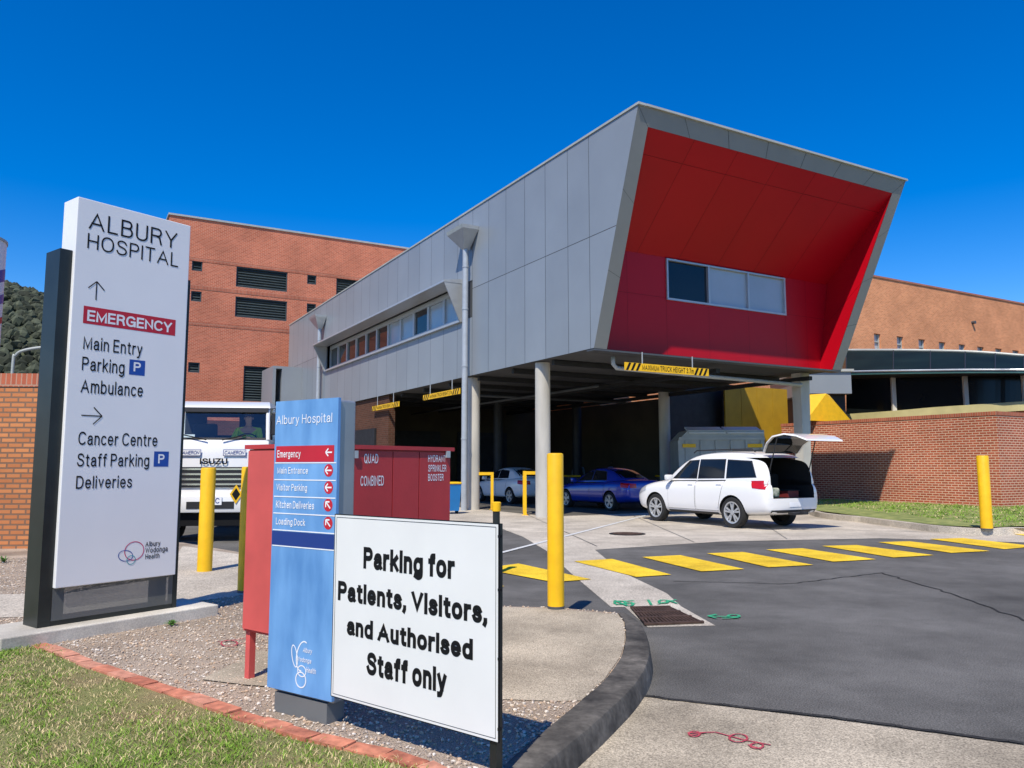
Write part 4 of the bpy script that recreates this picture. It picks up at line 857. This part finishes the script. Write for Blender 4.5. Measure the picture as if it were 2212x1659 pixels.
# ---------------- cars ----------------
def sub(mesh_obj,lv=2):
    m=mesh_obj.modifiers.new('s','SUBSURF'); m.levels=lv; m.render_levels=lv
def ringpts(x,half):
    return [(x,y,z) for y,z in half]+[(x,-y,z) for y,z in half[::-1] if y>1e-6]
def grow(q,e):
    cx=sum(p[0] for p in q)/4;cz=sum(p[1] for p in q)/4
    return [(p[0]+math.copysign(e,p[0]-cx),p[1]+math.copysign(e,p[1]-cz)) for p in q]
def car(label,loc,heading,paint,S,group=None,name='parked_car'):
    root=thing(name,label,'car',loc,heading,group)
    q=MB()
    q.loft([ringpts(x,[(0,zb),(w*.80,zb),(w*.95,zb+.07),(w,zb+.25),(w*.995,zs-.10),(w*.975,zs),(wt,zt),(wt*.5,zt+.02),(0,zt+.03)]) for x,w,zb,zs,zt,wt in S['low']])
    lo=q.build('lo',[paint,M['boot']],None,uv=False); sub(lo); m1=tomesh(lo); bpy.data.objects.remove(lo)
    q=MB(); q.loft([ringpts(x,[(0,zb),(wb,zb),(wb,zb+.06),(wt+.035,zt-.12),(wt-.03,zt-.025),(wt*.5,zt),(0,zt+.01)]) for x,zb,wb,zt,wt in S['top']])
    hi=q.build('hi',[paint,M['boot']],None,uv=False); sub(hi); m2=tomesh(hi); bpy.data.objects.remove(hi)
    bm=bmesh.new(); bm.from_mesh(m1); lowm=bpy.data.meshes.new('l'); bm.to_mesh(lowm); bm.free(); lowm.materials.append(paint); lowm.materials.append(M['boot'])
    def boolcut(me,cut):
        o=bpy.data.objects.new('b',me); C.objects.link(o); m=o.modifiers.new('b','BOOLEAN'); m.operation='DIFFERENCE'; m.object=cut; m.solver='EXACT'; r=tomesh(o); bpy.data.objects.remove(o); return r
    cm=MB(); rw_=S['rw']
    for x in S['wx']:
        for s in (-1,1): cm.lathe([(rw_+.05,s*.62),(rw_+.05,s*1.3)],28,'y',(x,0,rw_),mi=1)
    cut=cm.build('cut',[paint,M['boot']],None,uv=False); lowm=boolcut(lowm,cut); bpy.data.objects.remove(cut)
    if S.get('cavity'):
        cm=MB(); x0,x1,y,z0,z1=S['cavity']; cm.box(x0,x1,-y,y,z0,z1,1); cut=cm.build('cut',[paint,M['boot']],None,uv=False); lowm=boolcut(lowm,cut); m2=boolcut(m2,cut); bpy.data.objects.remove(cut)
    bm=bmesh.new(); bm.from_mesh(lowm); bm.from_mesh(m2); me=bpy.data.meshes.new('body'); bm.to_mesh(me); me.materials.append(paint); me.materials.append(M['boot']); me.polygons.foreach_set('use_smooth',[True]*len(me.polygons))
    try: me.set_sharp_from_angle(angle=R(40))
    except Exception: pass
    bvh=BVHTree.FromBMesh(bm); bm.free(); bo=bpy.data.objects.new('body',me); C.objects.link(bo); bo.parent=root
    def patch(name,c,mode,off,m,parent=root,n=6,**kw):
        q=MB(); grid=[]
        for i in range(n+1):
            row=[]
            for j in range(n+1):
                a,b=i/n,j/n
                p=[(1-a)*(1-b)*c[0][k]+a*(1-b)*c[1][k]+a*b*c[2][k]+(1-a)*b*c[3][k] for k in (0,1)]
                if mode in('L','Rt'):
                    s=1 if mode=='L' else -1; o=Vector((p[0],s*3,p[1])); d=Vector((0,-s,0))
                elif mode=='F': o=Vector((5,p[0],p[1])); d=Vector((-1,0,0))
                elif mode=='B': o=Vector((-5,p[0],p[1])); d=Vector((1,0,0))
                h,nn,_,_=bvh.ray_cast(o,d)
                if h is None: h,nn,_,_=bvh.find_nearest(o+d*(3 if mode in('L','Rt') else 5))
                row.append(q.bm.verts.new(h-d*off))
            grid.append(row)
        for i in range(n):
            for j in range(n): q.bm.faces.new((grid[i][j],grid[i+1][j],grid[i+1][j+1],grid[i][j+1]))
        return q.build(name,m,parent,smooth=True,uv=False,norm=False,**kw)
    for md in ('L','Rt'):
        for w_ in S['wins']: patch('window_seal',grow(w_,.025),md,.003,M['darkplastic']); patch('side_window',w_,md,.007,M['glass'])
        for d_ in S['doors']:
            patch('door_seam',grow(d_,.008),md,.002,M['darkplastic'],n=10); dd=patch('door',d_,md,.005,paint,n=10)
            hx=min(p[0] for p in d_)+.16; hz_=max(p[1] for p in d_)-.09
            patch('handle',[(hx-.09,hz_-.015),(hx+.09,hz_-.015),(hx+.09,hz_+.015),(hx-.09,hz_+.015)],md,.03,paint,dd,2)
        for h_ in S['tail']: patch('tail_light',h_,md,.010,M['taillight'])
        for h_ in S['head']: patch('headlight',h_,md,.010,M['headlight'])
        patch('sill_trim',S['sill'],md,.012,M['darkplastic'])
        s=1 if md=='L' else -1; mx_,mz_,my_=S['mirror']
        MB().box(mx_-.07,mx_+.07,s*my_,s*(my_+.2),mz_-.06,mz_+.08).bevel(.03,2).build('mirror',paint,root,smooth='auto')
    patch('windscreen',S['ws'],'F',.008,M['glass']); 
    for b_ in S.get('back',[]): patch(b_[0],b_[1],'B',b_[2],M[b_[3]])
    for b_ in S.get('front',[]): patch(b_[0],b_[1],'F',b_[2],M[b_[3]])
    for x in S['wx']:
        for s in (-1,1):
            wy=S['wy']*s; q=MB(); q.lathe([(rw_*.70,-.10),(rw_*.93,-.11),(rw_,-.07),(rw_,.07),(rw_*.93,.11),(rw_*.70,.10)],28,'y',(x,wy,rw_),close=True); wo=q.build('wheel',M['tyre'],root,smooth='auto')
            q=MB(); q.lathe([(rw_*.71,s*.05),(rw_*.71,s*.105),(rw_*.63,s*.10),(rw_*.61,s*.02)],28,'y',(x,wy,rw_),cap=False)
            for k in range(5):
                a=2*math.pi*k/5+.3; d=Vector((math.cos(a),0,math.sin(a))); e=Vector((-d.z,0,d.x)); cc=Vector((x,wy+s*.07,rw_))
                for t_ in (-.2,.2):
                    dd_=(d+e*t_).normalized()
                    pts=[cc+d*.02-e*.02,cc+d*.02+e*.02,cc+dd_*rw_*.66+e*.024,cc+dd_*rw_*.66-e*.024]; q.hexa([p for p in pts]+[p+Vector((0,s*.02,0)) for p in pts])
            q.lathe([(.06,s*.08),(.06,s*.1)],14,'y',(x,wy,rw_)); q.build('rim',M['rimm'],wo)
            MB().lathe([(rw_*.68,s*.0),(rw_*.68,s*.015)],24,'y',(x,wy,rw_)).build('brake_disc',M['darksteel'],wo)
    return root
SUV=dict(rw=.375,wx=(1.46,-1.38),wy=.83,
 low=[(2.46,.60,.46,.66,.74,.5),(2.38,.80,.36,.76,.88,.66),(2.1,.93,.28,.88,1.0,.78),(1.5,.955,.26,.97,1.10,.82),(1.0,.955,.26,1.0,1.14,.84),(0,.955,.26,1.02,1.16,.86),(-1.2,.955,.27,1.04,1.18,.86),(-2.05,.95,.32,1.04,1.17,.85),(-2.40,.92,.36,.98,1.13,.82),(-2.50,.84,.42,.80,.98,.76)],
 top=[(1.35,1.0,.78,1.06,.72),(1.05,1.02,.85,1.29,.74),(.45,1.02,.87,1.72,.70),(-.2,1.02,.87,1.87,.69),(-1.4,1.02,.87,1.87,.68),(-2.12,1.02,.87,1.80,.66),(-2.34,1.02,.86,1.6,.72),(-2.44,1.02,.84,1.2,.78)],
 wins=[[(.84,1.19),(-.08,1.20),(-.08,1.64),(.28,1.62)],[(-.16,1.20),(-1.05,1.22),(-1.02,1.65),(-.16,1.65)],[(-1.15,1.22),(-2.08,1.25),(-1.86,1.60),(-1.12,1.64)]],
 doors=[[(.92,.40),(-.10,.40),(-.10,1.13),(.92,1.11)],[(-.14,.40),(-.90,.40),(-1.12,1.15),(-.14,1.13)]],
 sill=[(.95,.27),(-.88,.27),(-.88,.35),(.95,.35)],tail=[[(-2.05,.98),(-2.40,.95),(-2.40,1.16),(-1.96,1.15)]],head=[[(2.38,.68),(1.88,.83),(1.93,.97),(2.3,.86)]],
 mirror=(.82,1.19,.90),ws=[(-.66,1.18),(.66,1.18),(.56,1.66),(-.56,1.66)],cavity=(-2.8,-1.2,.70,.74,1.70),
 back=[('lower_bumper_trim',[(-.75,.40),(.75,.40),(.75,.47),(-.75,.47)],.008,'darkplastic'),('number_plate',[(-.2,.54),(.2,.54),(.2,.65),(-.2,.65)],.012,'ltxt')],front=[('grille',[(-.45,.5),(.45,.5),(.45,.72),(-.45,.72)],.008,'darkplastic')])
rwp=G(1582,1141); HD=math.pi/2+BA
fwd=Av; side=Vector((-Bv.x,-Bv.y,0))
c0_=rwp-side*.93+fwd*1.38
suv=car('white four wheel drive wagon with its tailgate raised open',tuple(c0_),HD,M['carwhite'],SUV)
prof=[(-2.14,1.82),(-2.28,2.02),(-2.50,2.17),(-2.85,2.22),(-3.18,2.17),(-3.42,2.07)]; hw_=[.62,.66,.70,.70,.68,.62]
q=MB(); rings=[]
for (x,z),w_ in zip(prof,hw_): rings.append([(x,-w_,z),(x,w_,z),(x+.02,w_*.97,z+.035),(x+.02,-w_*.97,z+.035)])
q.loft(rings); tg=q.build('tailgate',M['carwhite'],suv,smooth='auto')
q=MB(); q.loft([[(x,-w_+.07,z-.006),(x,w_-.07,z-.006),(x,w_-.07,z-.02),(x,-w_+.07,z-.02)] for (x,z),w_ in list(zip(prof,hw_))[:4]]); q.build('rear_window',M['glass'],tg)
q=MB(); q.loft([[(x-.03,-w_+.07,z-.006),(x-.03,w_-.07,z-.006),(x-.03,w_-.07,z-.02),(x-.03,-w_+.07,z-.02)] for (x,z),w_ in list(zip(prof,hw_))[3:5]]+[[(-3.36,-.55,2.08),(-3.36,.55,2.08),(-3.36,.55,2.065),(-3.36,-.55,2.065)]]); q.build('inner_trim',M['dirt'],tg)
for s in (-1,1):
    MB().tube([(-2.36,s*.68,1.35),(-2.62,s*.66,2.17)],.014,8).build('gas_strut',M['darkplastic'],suv)
    MB().tube([(.2,s*.64,1.84),(.1,s*.64,1.90),(-1.8,s*.62,1.91),(-1.9,s*.62,1.84)],.018,8).build('roof_rail',M['darkplastic'],suv,smooth=True)
MB().box(-2.66,-2.50,-.25,.25,.36,.42).build('tow_bar',M['darkplastic'],suv); MB().box(-2.78,-2.661,-.03,.03,.37,.43).build('tow_tongue',M['darkplastic'],suv)
MB().box(-1.5,-1.4,-.6,.6,.76,1.3).bevel(.04).build('seat_back',M['boot'],suv)
t=thing('shopping_bag','green and pale bag in the open boot of the white wagon','bag',tuple(c0_),HD)
q=MB(); q.box(-2.2,-1.8,.15,.5,.75,.98).bevel(.05,3); q.build('bag_body',mat('bag_green',(.05,.20,.07),.7,0,.6,9,col2=(.4,.4,.33)),t,smooth='auto')
MB().tube([(-2,.25,.97),(-2,.27,1.06),(-2,.38,1.06),(-2,.40,.97)],.01,6).build('handle',M['darkplastic'],t)
t=thing('red_crate','dark red crate in the open boot of the white wagon','crate',tuple(c0_),HD)
MB().box(-2.25,-1.9,-.42,-.05,.75,.90).build('tub',mat('crate_red',(.18,.02,.02),.6),t); MB().box(-2.27,-1.88,-.44,-.03,.902,.925).build('rim',M['boot'],t)
SED=dict(rw=.32,wx=(1.30,-1.33),wy=.76,
 low=[(2.26,.55,.36,.52,.60,.45),(2.18,.76,.26,.60,.70,.62),(1.8,.86,.21,.70,.82,.72),(1.2,.875,.20,.78,.90,.76),(.5,.875,.20,.82,.95,.78),(-.6,.875,.20,.85,.98,.78),(-1.4,.875,.22,.88,1.02,.77),(-2.0,.85,.27,.90,1.04,.73),(-2.22,.78,.33,.84,1.0,.65),(-2.28,.66,.42,.74,.90,.55)],
 top=[(1.2,.86,.70,.90,.66),(.95,.88,.76,1.02,.68),(.25,.88,.77,1.38,.58),(-.3,.88,.77,1.46,.57),(-.9,.88,.77,1.43,.56),(-1.55,.88,.75,1.14,.60),(-1.85,.88,.68,1.03,.6)],
 wins=[[(.65,1.0),(-.15,1.02),(-.15,1.33),(.2,1.30)],[(-.22,1.02),(-1.0,1.04),(-.85,1.30),(-.22,1.34)]],
 doors=[[(.85,.30),(-.17,.30),(-.17,.95),(.85,.92)],[(-.21,.30),(-.92,.30),(-1.1,.96),(-.21,.95)]],
 sill=[(.95,.21),(-.9,.21),(-.9,.27),(.95,.27)],tail=[[(-1.95,.80),(-2.22,.78),(-2.20,.93),(-1.88,.95)]],head=[[(2.15,.52),(1.75,.64),(1.8,.76),(2.1,.68)]],
 mirror=(.72,1.0,.80),ws=[(-.58,1.02),(.58,1.02),(.46,1.33),(-.46,1.33)],
 back=[('tail_light',[(.45,.78),(.70,.78),(.68,.93),(.45,.92)],.012,'taillight'),('tail_light',[(-.70,.78),(-.45,.78),(-.45,.92),(-.68,.93)],.012,'taillight'),('rear_window',[(-.52,1.10),(.52,1.10),(.44,1.36),(-.44,1.36)],.008,'glass'),('number_plate',[(-.2,.62),(.2,.62),(.2,.73),(-.2,.73)],.012,'ltxt')],front=[('grille',[(-.4,.4),(.4,.4),(.4,.55),(-.4,.55)],.008,'darkplastic')])
rp=G(1316,1104); c0b=rp-side*.86+fwd*1.33
car('blue sedan parked in the dock between the column and the white wagon',tuple(c0b),HD,M['carblue'],SED,'sedans parked at the dock')
rp=G(1100,1089); c0b=rp-side*.86+fwd*1.33
car('white sedan parked between the two dock columns',tuple(c0b),HD,M['carwhite'],SED,'sedans parked at the dock')
# ---------------- truck ----------------
ft=Fo((-5.98,15.7),(.989,.149)); tr=thing('truck','white cab over truck with dark grille standing behind the tall sign','truck',(-5.98,15.7,0),ft.rz)
q=MB(); hw=1.06
low=[(0.0,.62),(-.03,.95),(0.0,1.75),(.05,2.04),(1.8,2.04),(1.8,.95),(1.5,.95),(1.45,.62)]
q.loft([[(-hw,a,b) for a,b in low],[(hw,a,b) for a,b in low]]); q.bevel(.035,2); q.build('cab_body',M['carwhite'],tr,smooth='auto')
q=MB(); q.loft([[(-hw+.04,.27,2.64),(hw-.04,.27,2.64),(hw-.04,.3,2.72),(-hw+.04,.3,2.72)],[(-hw+.05,.6,2.70),(hw-.05,.6,2.70),(hw-.1,.6,2.84),(-hw+.1,.6,2.84)],[(-hw+.05,1.8,2.70),(hw-.05,1.8,2.70),(hw-.1,1.8,2.82),(-hw+.1,1.8,2.82)]]); q.build('cab_roof',M['carwhite'],tr,smooth='auto')
for s in (-1,1):
    for pts_ in ([(s*(hw-.03),.07,2.02),(s*(hw-.08),.3,2.68)],[(s*(hw-.03),.95,2.02),(s*(hw-.08),.95,2.74)],[(s*(hw-.05),1.76,2.02),(s*(hw-.08),1.76,2.74)]):
        q=MB(); q.tube(pts_,.042,8); q.build('cab_pillar',M['carwhite'],tr)
    q=MB(); q.face([(s*(hw-.03),.1,2.05),(s*(hw-.03),1.7,2.05),(s*(hw-.08),1.7,2.7),(s*(hw-.08),.3,2.7)]); q.build('side_window',M['clear'],tr,norm=False)
    q=MB(); q.tube([(s*(hw-.02),.1,2.66),(s*(hw+.12),-.08,2.66),(s*(hw+.16),-.1,2.3),(s*(hw+.12),-.08,1.9),(s*hw,.06,1.9)],.015,8); mo=q.build('mirror_arm',M['darkplastic'],tr)
    MB().box(s*(hw+.16)-.10,s*(hw+.16)+.10,-.14,-.04,2.12,2.58).bevel(.025).build('mirror',M['darkplastic'],mo)
    q=MB(); q.box(s*.93-.13,s*.93+.13,-.075,.03,1.00,1.38).bevel(.02); q.build('headlight',M['headlight'],tr,smooth='auto')
    q=MB(); q.tube([(s*.15,.0,2.02),(s*.6,.03,2.12)],.012,6); q.build('wiper',M['black'],tr)
    MB().box(s*.93-.12,s*.93+.12,-.145,-.132,.68,.78).build('fog_lamp',M['darkplastic'],tr)
    for wyy in (.95,4.6):
        q=MB(); q.lathe([(.28,-.12),(.44,-.13),(.48,-.09),(.48,.09),(.44,.13),(.28,.12)],28,'x',(s*.92,wyy,.48),close=True); wo=q.build('wheel',M['tyre'],tr,smooth='auto'); MB().lathe([(.285,-.05),(.285,.08),(.1,.1)],20,'x',(s*.92,wyy,.48)).build('rim',M['alu'],wo)
q=MB(); q.face([(-hw+.08,.085,2.06),(hw-.08,.085,2.06),(hw-.12,.29,2.66),(-hw+.12,.29,2.66)]); q.build('windscreen',M['clear'],tr,norm=False)
q=MB(); a=(-hw+.05,hw-.05,2.025,2.07); q.hexa([(a[0],.05,a[2]),(a[1],.05,a[2]),(a[1],.1,a[2]),(a[0],.1,a[2]),(a[0],.06,a[3]),(a[1],.06,a[3]),(a[1],.11,a[3]),(a[0],.11,a[3])])
q.build('windscreen_seal',M['darkplastic'],tr)
MB().box(-1.0,1.0,.22,.30,2.60,2.69).build('sun_visor',M['cab_dark'],tr)
MB().box(-.98,.98,.12,.7,1.9,2.03).bevel(.03).build('dashboard',M['cab_dark'],tr)
q=MB(); wall_holes(q,-1.0,1.0,2.0,2.75,[(-.55,.15,2.18,2.58)],1.7,.06); q.build('cab_rear_wall',M['cab_dark'],tr,norm=False)
for sx_ in (-.5,.5): MB().box(sx_-.25,sx_+.25,1.35,1.5,1.9,2.42).bevel(.06,2).build('seat_back',M['cab_dark'],tr,smooth='auto')
MB().box(-.7,-.45,.3,.31,2.03,2.14).build('paper',M['ltxt'],tr); MB().box(-.35,-.05,.25,.5,2.031,2.06).build('paper',M['ltxt'],tr)
q=MB(); q.tube([(.5+.2*math.cos(k*math.pi/10),.72+.05*math.sin(k*math.pi/10),2.06+.12*math.sin(k*math.pi/10)) for k in range(21)],.013,6); q.build('steering_wheel',M['black'],tr)
q=MB(); q.box(-.62,.62,-.06,0,1.08,1.48); q.build('grille',M['darkplastic'],tr)
for z in (1.12,1.22,1.32,1.42): q=MB(); q.box(-.62,.62,-.075,-.062,z,z+.035); q.build('grille_bar',M['chrome'],tr)
q=MB(); q.box(-1.1,1.1,-.13,.12,.58,.92).bevel(.03); q.build('bumper',M['carwhite'],tr,smooth='auto')
MB().box(-1.05,1.05,-.02,.2,.32,.575).build('under_bumper',M['black'],tr)
q=MB(); q.box(-.45,.45,-.14,-.132,.66,.80); q.build('bumper_vent',M['darkplastic'],tr)
MB().box(-.5,.5,1.9,7,.55,.85).build('chassis',M['dirt'],tr); MB().box(-1.1,1.1,2.0,7,.95,1.25).build('tray',M['dirt'],tr)
def T(s,xl,yt,yb,xr,m,t=.06,y=-.04): return text_px(tr,ft,s,xl,yt,yb,xr,M[m],y,t)
for xa in (386,483):
    x0,za=ft.loc(xa,971); x1,zb_=ft.loc(xa+49,985); q=MB(); q.face([(x0,-.034,zb_),(x1,-.034,zb_),(x1,-.034,za),(x0,-.034,za)]); q.build('name_panel_edge',M['signnavy'],tr,norm=False); q=MB(); q.face([(x0+.012,-.036,zb_+.012),(x1-.012,-.036,zb_+.012),(x1-.012,-.036,za-.012),(x0+.012,-.036,za-.012)]); q.build('name_panel',M['carwhite'],tr,norm=False); text_rect(tr,'CAMERON',x0+.03,x1-.03,zb_+.028,za-.026,M['signnavy'],-.038,.095,shear=.15)
T('ISUZU',433,990,1003,492,'black',.10)
x0,za=ft.loc(440,1072); x1,zb_=ft.loc(482,1090); q=MB(); q.box(x0,x1,-.155,-.142,zb_,za); pl_=q.build('number_plate',M['ltxt'],tr); text_rect(tr,'15YC',x0+.04,x1-.04,zb_+.03,za-.03,M['signnavy'],-.158,.08)
x,z=ft.loc(513,1067); q=MB(); q.loft([[(x-.12,-.15,z),(x,-.15,z-.19),(x+.12,-.15,z),(x,-.15,z+.19)],[(x-.12,-.14,z),(x,-.14,z-.19),(x+.12,-.14,z),(x,-.14,z+.19)]]); pd=q.build('warning_placard',M['yellow'],tr)
q=MB(); q.face([(x-.08,-.153,z),(x,-.153,z-.125),(x+.08,-.153,z),(x,-.153,z+.125)]); q.build('placard_marks',M['black'],pd,norm=False)
# ---------------- people ----------------
def skinobj(name,verts,edges,rad,m,parent,lv=2):
    me=bpy.data.meshes.new(name); me.from_pydata([tuple(v) for v in verts],edges,[]); o=bpy.data.objects.new(name,me); C.objects.link(o)
    s=o.modifiers.new('skin','SKIN'); sv=me.skin_vertices[0].data
    for i,r in enumerate(rad): sv[i].radius=(r,r) if not isinstance(r,tuple) else r
    sv[0].use_root=True
    sb=o.modifiers.new('sub','SUBSURF'); sb.levels=lv; sb.render_levels=lv
    r=tomesh(o); bpy.data.objects.remove(o); r.materials.clear(); r.materials.append(m); r.polygons.foreach_set('use_smooth',[True]*len(r.polygons))
    ob=bpy.data.objects.new(name,r); C.objects.link(ob); ob.parent=parent; return ob
def person(label,loc,rz,top,bottom,seated=False,arms=None):
    t=thing('person',label,'person',loc,rz)
    hip=.95 if not seated else .0
    V=[(0,0,hip),(0,0,hip+.22),(0,0,hip+.42),(0,0,hip+.53),(0,-.01,hip+.60),(0,-.02,hip+.68),(0,-.02,hip+.76)]; Rr_=[(.15,.11),(.135,.10),(.17,.115),(.07,.06),(.055,.055),(.085,.10),(.07,.085)]; E=[(0,1),(1,2),(2,3),(3,4),(4,5),(5,6)]
    A=arms or [((.24,0,hip+.46),(.30,.02,hip+.20),(.27,-.10,hip-.02)),((-.24,0,hip+.46),(-.30,.02,hip+.20),(-.27,-.10,hip-.02))]
    sleeves=[]
    for (sh,el_,wr) in A:
        i=len(V); V+= [sh,el_,wr]; Rr_+=[.06,.045,.03]; E+=[(2,i),(i,i+1),(i+1,i+2)]
        d=(Vector(wr)-Vector(el_)).normalized(); V.append(tuple(Vector(wr)+d*.07)); Rr_.append((.035,.02)); E.append((i+2,i+3)); n=Vector((1,0,0)) if abs(d.x)<.7 else Vector((0,1,0))
        for k in range(5):
            l=(.07,.08,.085,.08,.065)[k]; off=n*((k-2)*.017); 
            b=Vector(wr)+d*.10+off; j=len(V); V+= [tuple(b),tuple(b+d*l*.6+Vector((0,-.01,0)))]; Rr_+=[.009,.007]; E+=[(i+3,j),(j,j+1)]
        sleeves.append((sh,el_,wr))
    legs=[]
    for s in (-1,1):
        if seated: L_=[(s*.10,-.05,hip-.02),(s*.13,-.45,hip+.02),(s*.13,-.5,hip-.38),(s*.13,-.62,hip-.42)]
        else: L_=[(s*.10,0,hip-.08),(s*.11,-.02,.50),(s*.12,.03,.09),(s*.13,-.12,.04)]
        i=len(V); V+=L_; Rr_+=[.09,.06,.045,.04]; E+=[(0,i),(i,i+1),(i+1,i+2),(i+2,i+3)]; legs.append(L_)
    skinobj('body',V,E,Rr_,M['skin'],t)
    V=[(0,0,hip+.0),(0,0,hip+.22),(0,0,hip+.42),(0,0,hip+.52)]; Q=[(.165,.125),(.15,.115),(.185,.13),(.075,.07)]; E=[(0,1),(1,2),(2,3)]
    for sh,el_,wr in sleeves: i=len(V); V+=[sh,el_,tuple(Vector(el_).lerp(Vector(wr),.8))]; Q+=[.075,.058,.045]; E+=[(2,i),(i,i+1),(i+1,i+2)]
    skinobj('shirt',V,E,Q,top,t)
    V=[(0,0,hip-.02)]; Q=[(.165,.125)]; E=[]
    for L_ in legs: i=len(V); V+=L_[:3]; Q+=[.10,.075,.06]; E+=[(0,i),(i,i+1),(i+1,i+2)]
    skinobj('trousers',V,E,Q,bottom,t)
    q=MB(); q.lathe([(.03,hip+.845),(.075,hip+.825),(.092,hip+.78),(.09,hip+.73)],16,'z',(0,.012,0)); q.build('hair',M['hair'],t,smooth=True)
    q=MB(); q.lathe([(.004,-.03),(.014,-.012),(.012,.012),(.004,.03)],8,'z',(0,-.125,hip+.70)); q.build('nose',M['skin'],t,smooth=True)
    for s in (-1,1):
        q=MB(); q.lathe([(.006,-.025),(.014,0),(.006,.025)],8,'z',(s*.088,-.01,hip+.70)); q.build('ear',M['skin'],t,smooth=True)
        q=MB(); q.lathe([(.004,-.008),(.011,0),(.004,.008)],8,'z',(s*.032,-.108,hip+.725)); q.build('eye',M['hair'],t)
    return t
g=G(1250,1074); person('person in grey blue shirt standing in the dark dock behind the blue sedan',(g.x,g.y,0),R(20),M['shirt'],M['trouser'])
g=G(1325,1072); person('person in grey blue shirt standing deeper in the dock left of the grey skip',(g.x,g.y,0),R(-160),M['shirt'],M['trouser'])
x,z=ft.loc(516,930); wp=ft.o+ft.r*x-ft.n*1.05
person('truck driver in fluorescent yellow jacket seated behind the windscreen',(wp.x,wp.y,1.82),ft.rz,M['hivis'],M['trouser'],True,[((.22,0,.44),(.28,-.20,.22),(.15,-.38,.26)),((-.22,0,.44),(-.28,-.20,.22),(-.15,-.38,.26))])
# ---------------- skip ----------------
a=P(1465,975,28.5); b=P(1650,975,28.5); wdt=b.x-a.x; zt=P(1600,922,28.5).z
t=thing('skip_bin','large grey steel skip with lid behind the white wagon','skip',(a.x,a.y,0),R(-2))
q=MB(); q.prism([(0.05,.25),(wdt,.25),(wdt,zt-.12),(wdt*.12,zt-.12),(0,zt-.5)],0,1.9); q.build('body',M['skip'],t)
for x in np.linspace(.3,wdt-.1,6): q=MB(); q.box(x-.05,x+.05,-.06,-.001,.25,zt-.5); q.build('rib',M['skip'],t)
q=MB(); q.box(0.02,wdt,-.07,-.002,zt-.48,zt-.38); q.build('top_rail',M['skip'],t)
for k in range(2): 
    x0=wdt*(.13+.44*k); MB().hexa([(x0,-.08,zt-.25),(x0+wdt*.42,-.08,zt-.25),(x0+wdt*.42,.9,zt-.02),(x0,.9,zt-.02),(x0,-.08,zt-.20),(x0+wdt*.42,-.08,zt-.20),(x0+wdt*.42,.9,zt+.04),(x0,.9,zt+.04)]).build('lid',mat('lid_grey%d'%k,(.62,.65,.64),.5),t)
MB().box(wdt*.05,wdt*.2,-.075,-.003,zt-.75,zt-.62).build('label_plate',M['yellow'],t)
MB().box(wdt*.8,wdt*.97,-.075,-.003,zt-.75,zt-.62).build('label_plate',M['yellow'],t)
for k in range(4): MB().lathe([(.12,-.05),(.12,.05)],14,'y',(.3+(k%2)*(wdt-.6),.2 if k<2 else 1.6,.125)).build('wheel',M['tyre'],t)
for i,(px_,lab) in enumerate(((1232,'yellow lidded bin in the dock left of the blue sedan'),(1440,'yellow lidded bin in the dock just behind the blue sedan boot'))):
    g=G(px_,1078); t=thing('wheelie_bin',lab,'bin',tuple(g),R(25))
    q=MB(); q.loft([[(-.25,-.28,.1),(.25,-.28,.1),(.25,.28,.1),(-.25,.28,.1)],[(-.33,-.36,1.0),(.33,-.36,1.0),(.33,.36,1.0),(-.33,.36,1.0)]]); q.build('body',M['dirt'],t)
    MB().box(-.35,.35,-.39,.39,1.005,1.08).bevel(.02).build('lid',M['yellow'],t)
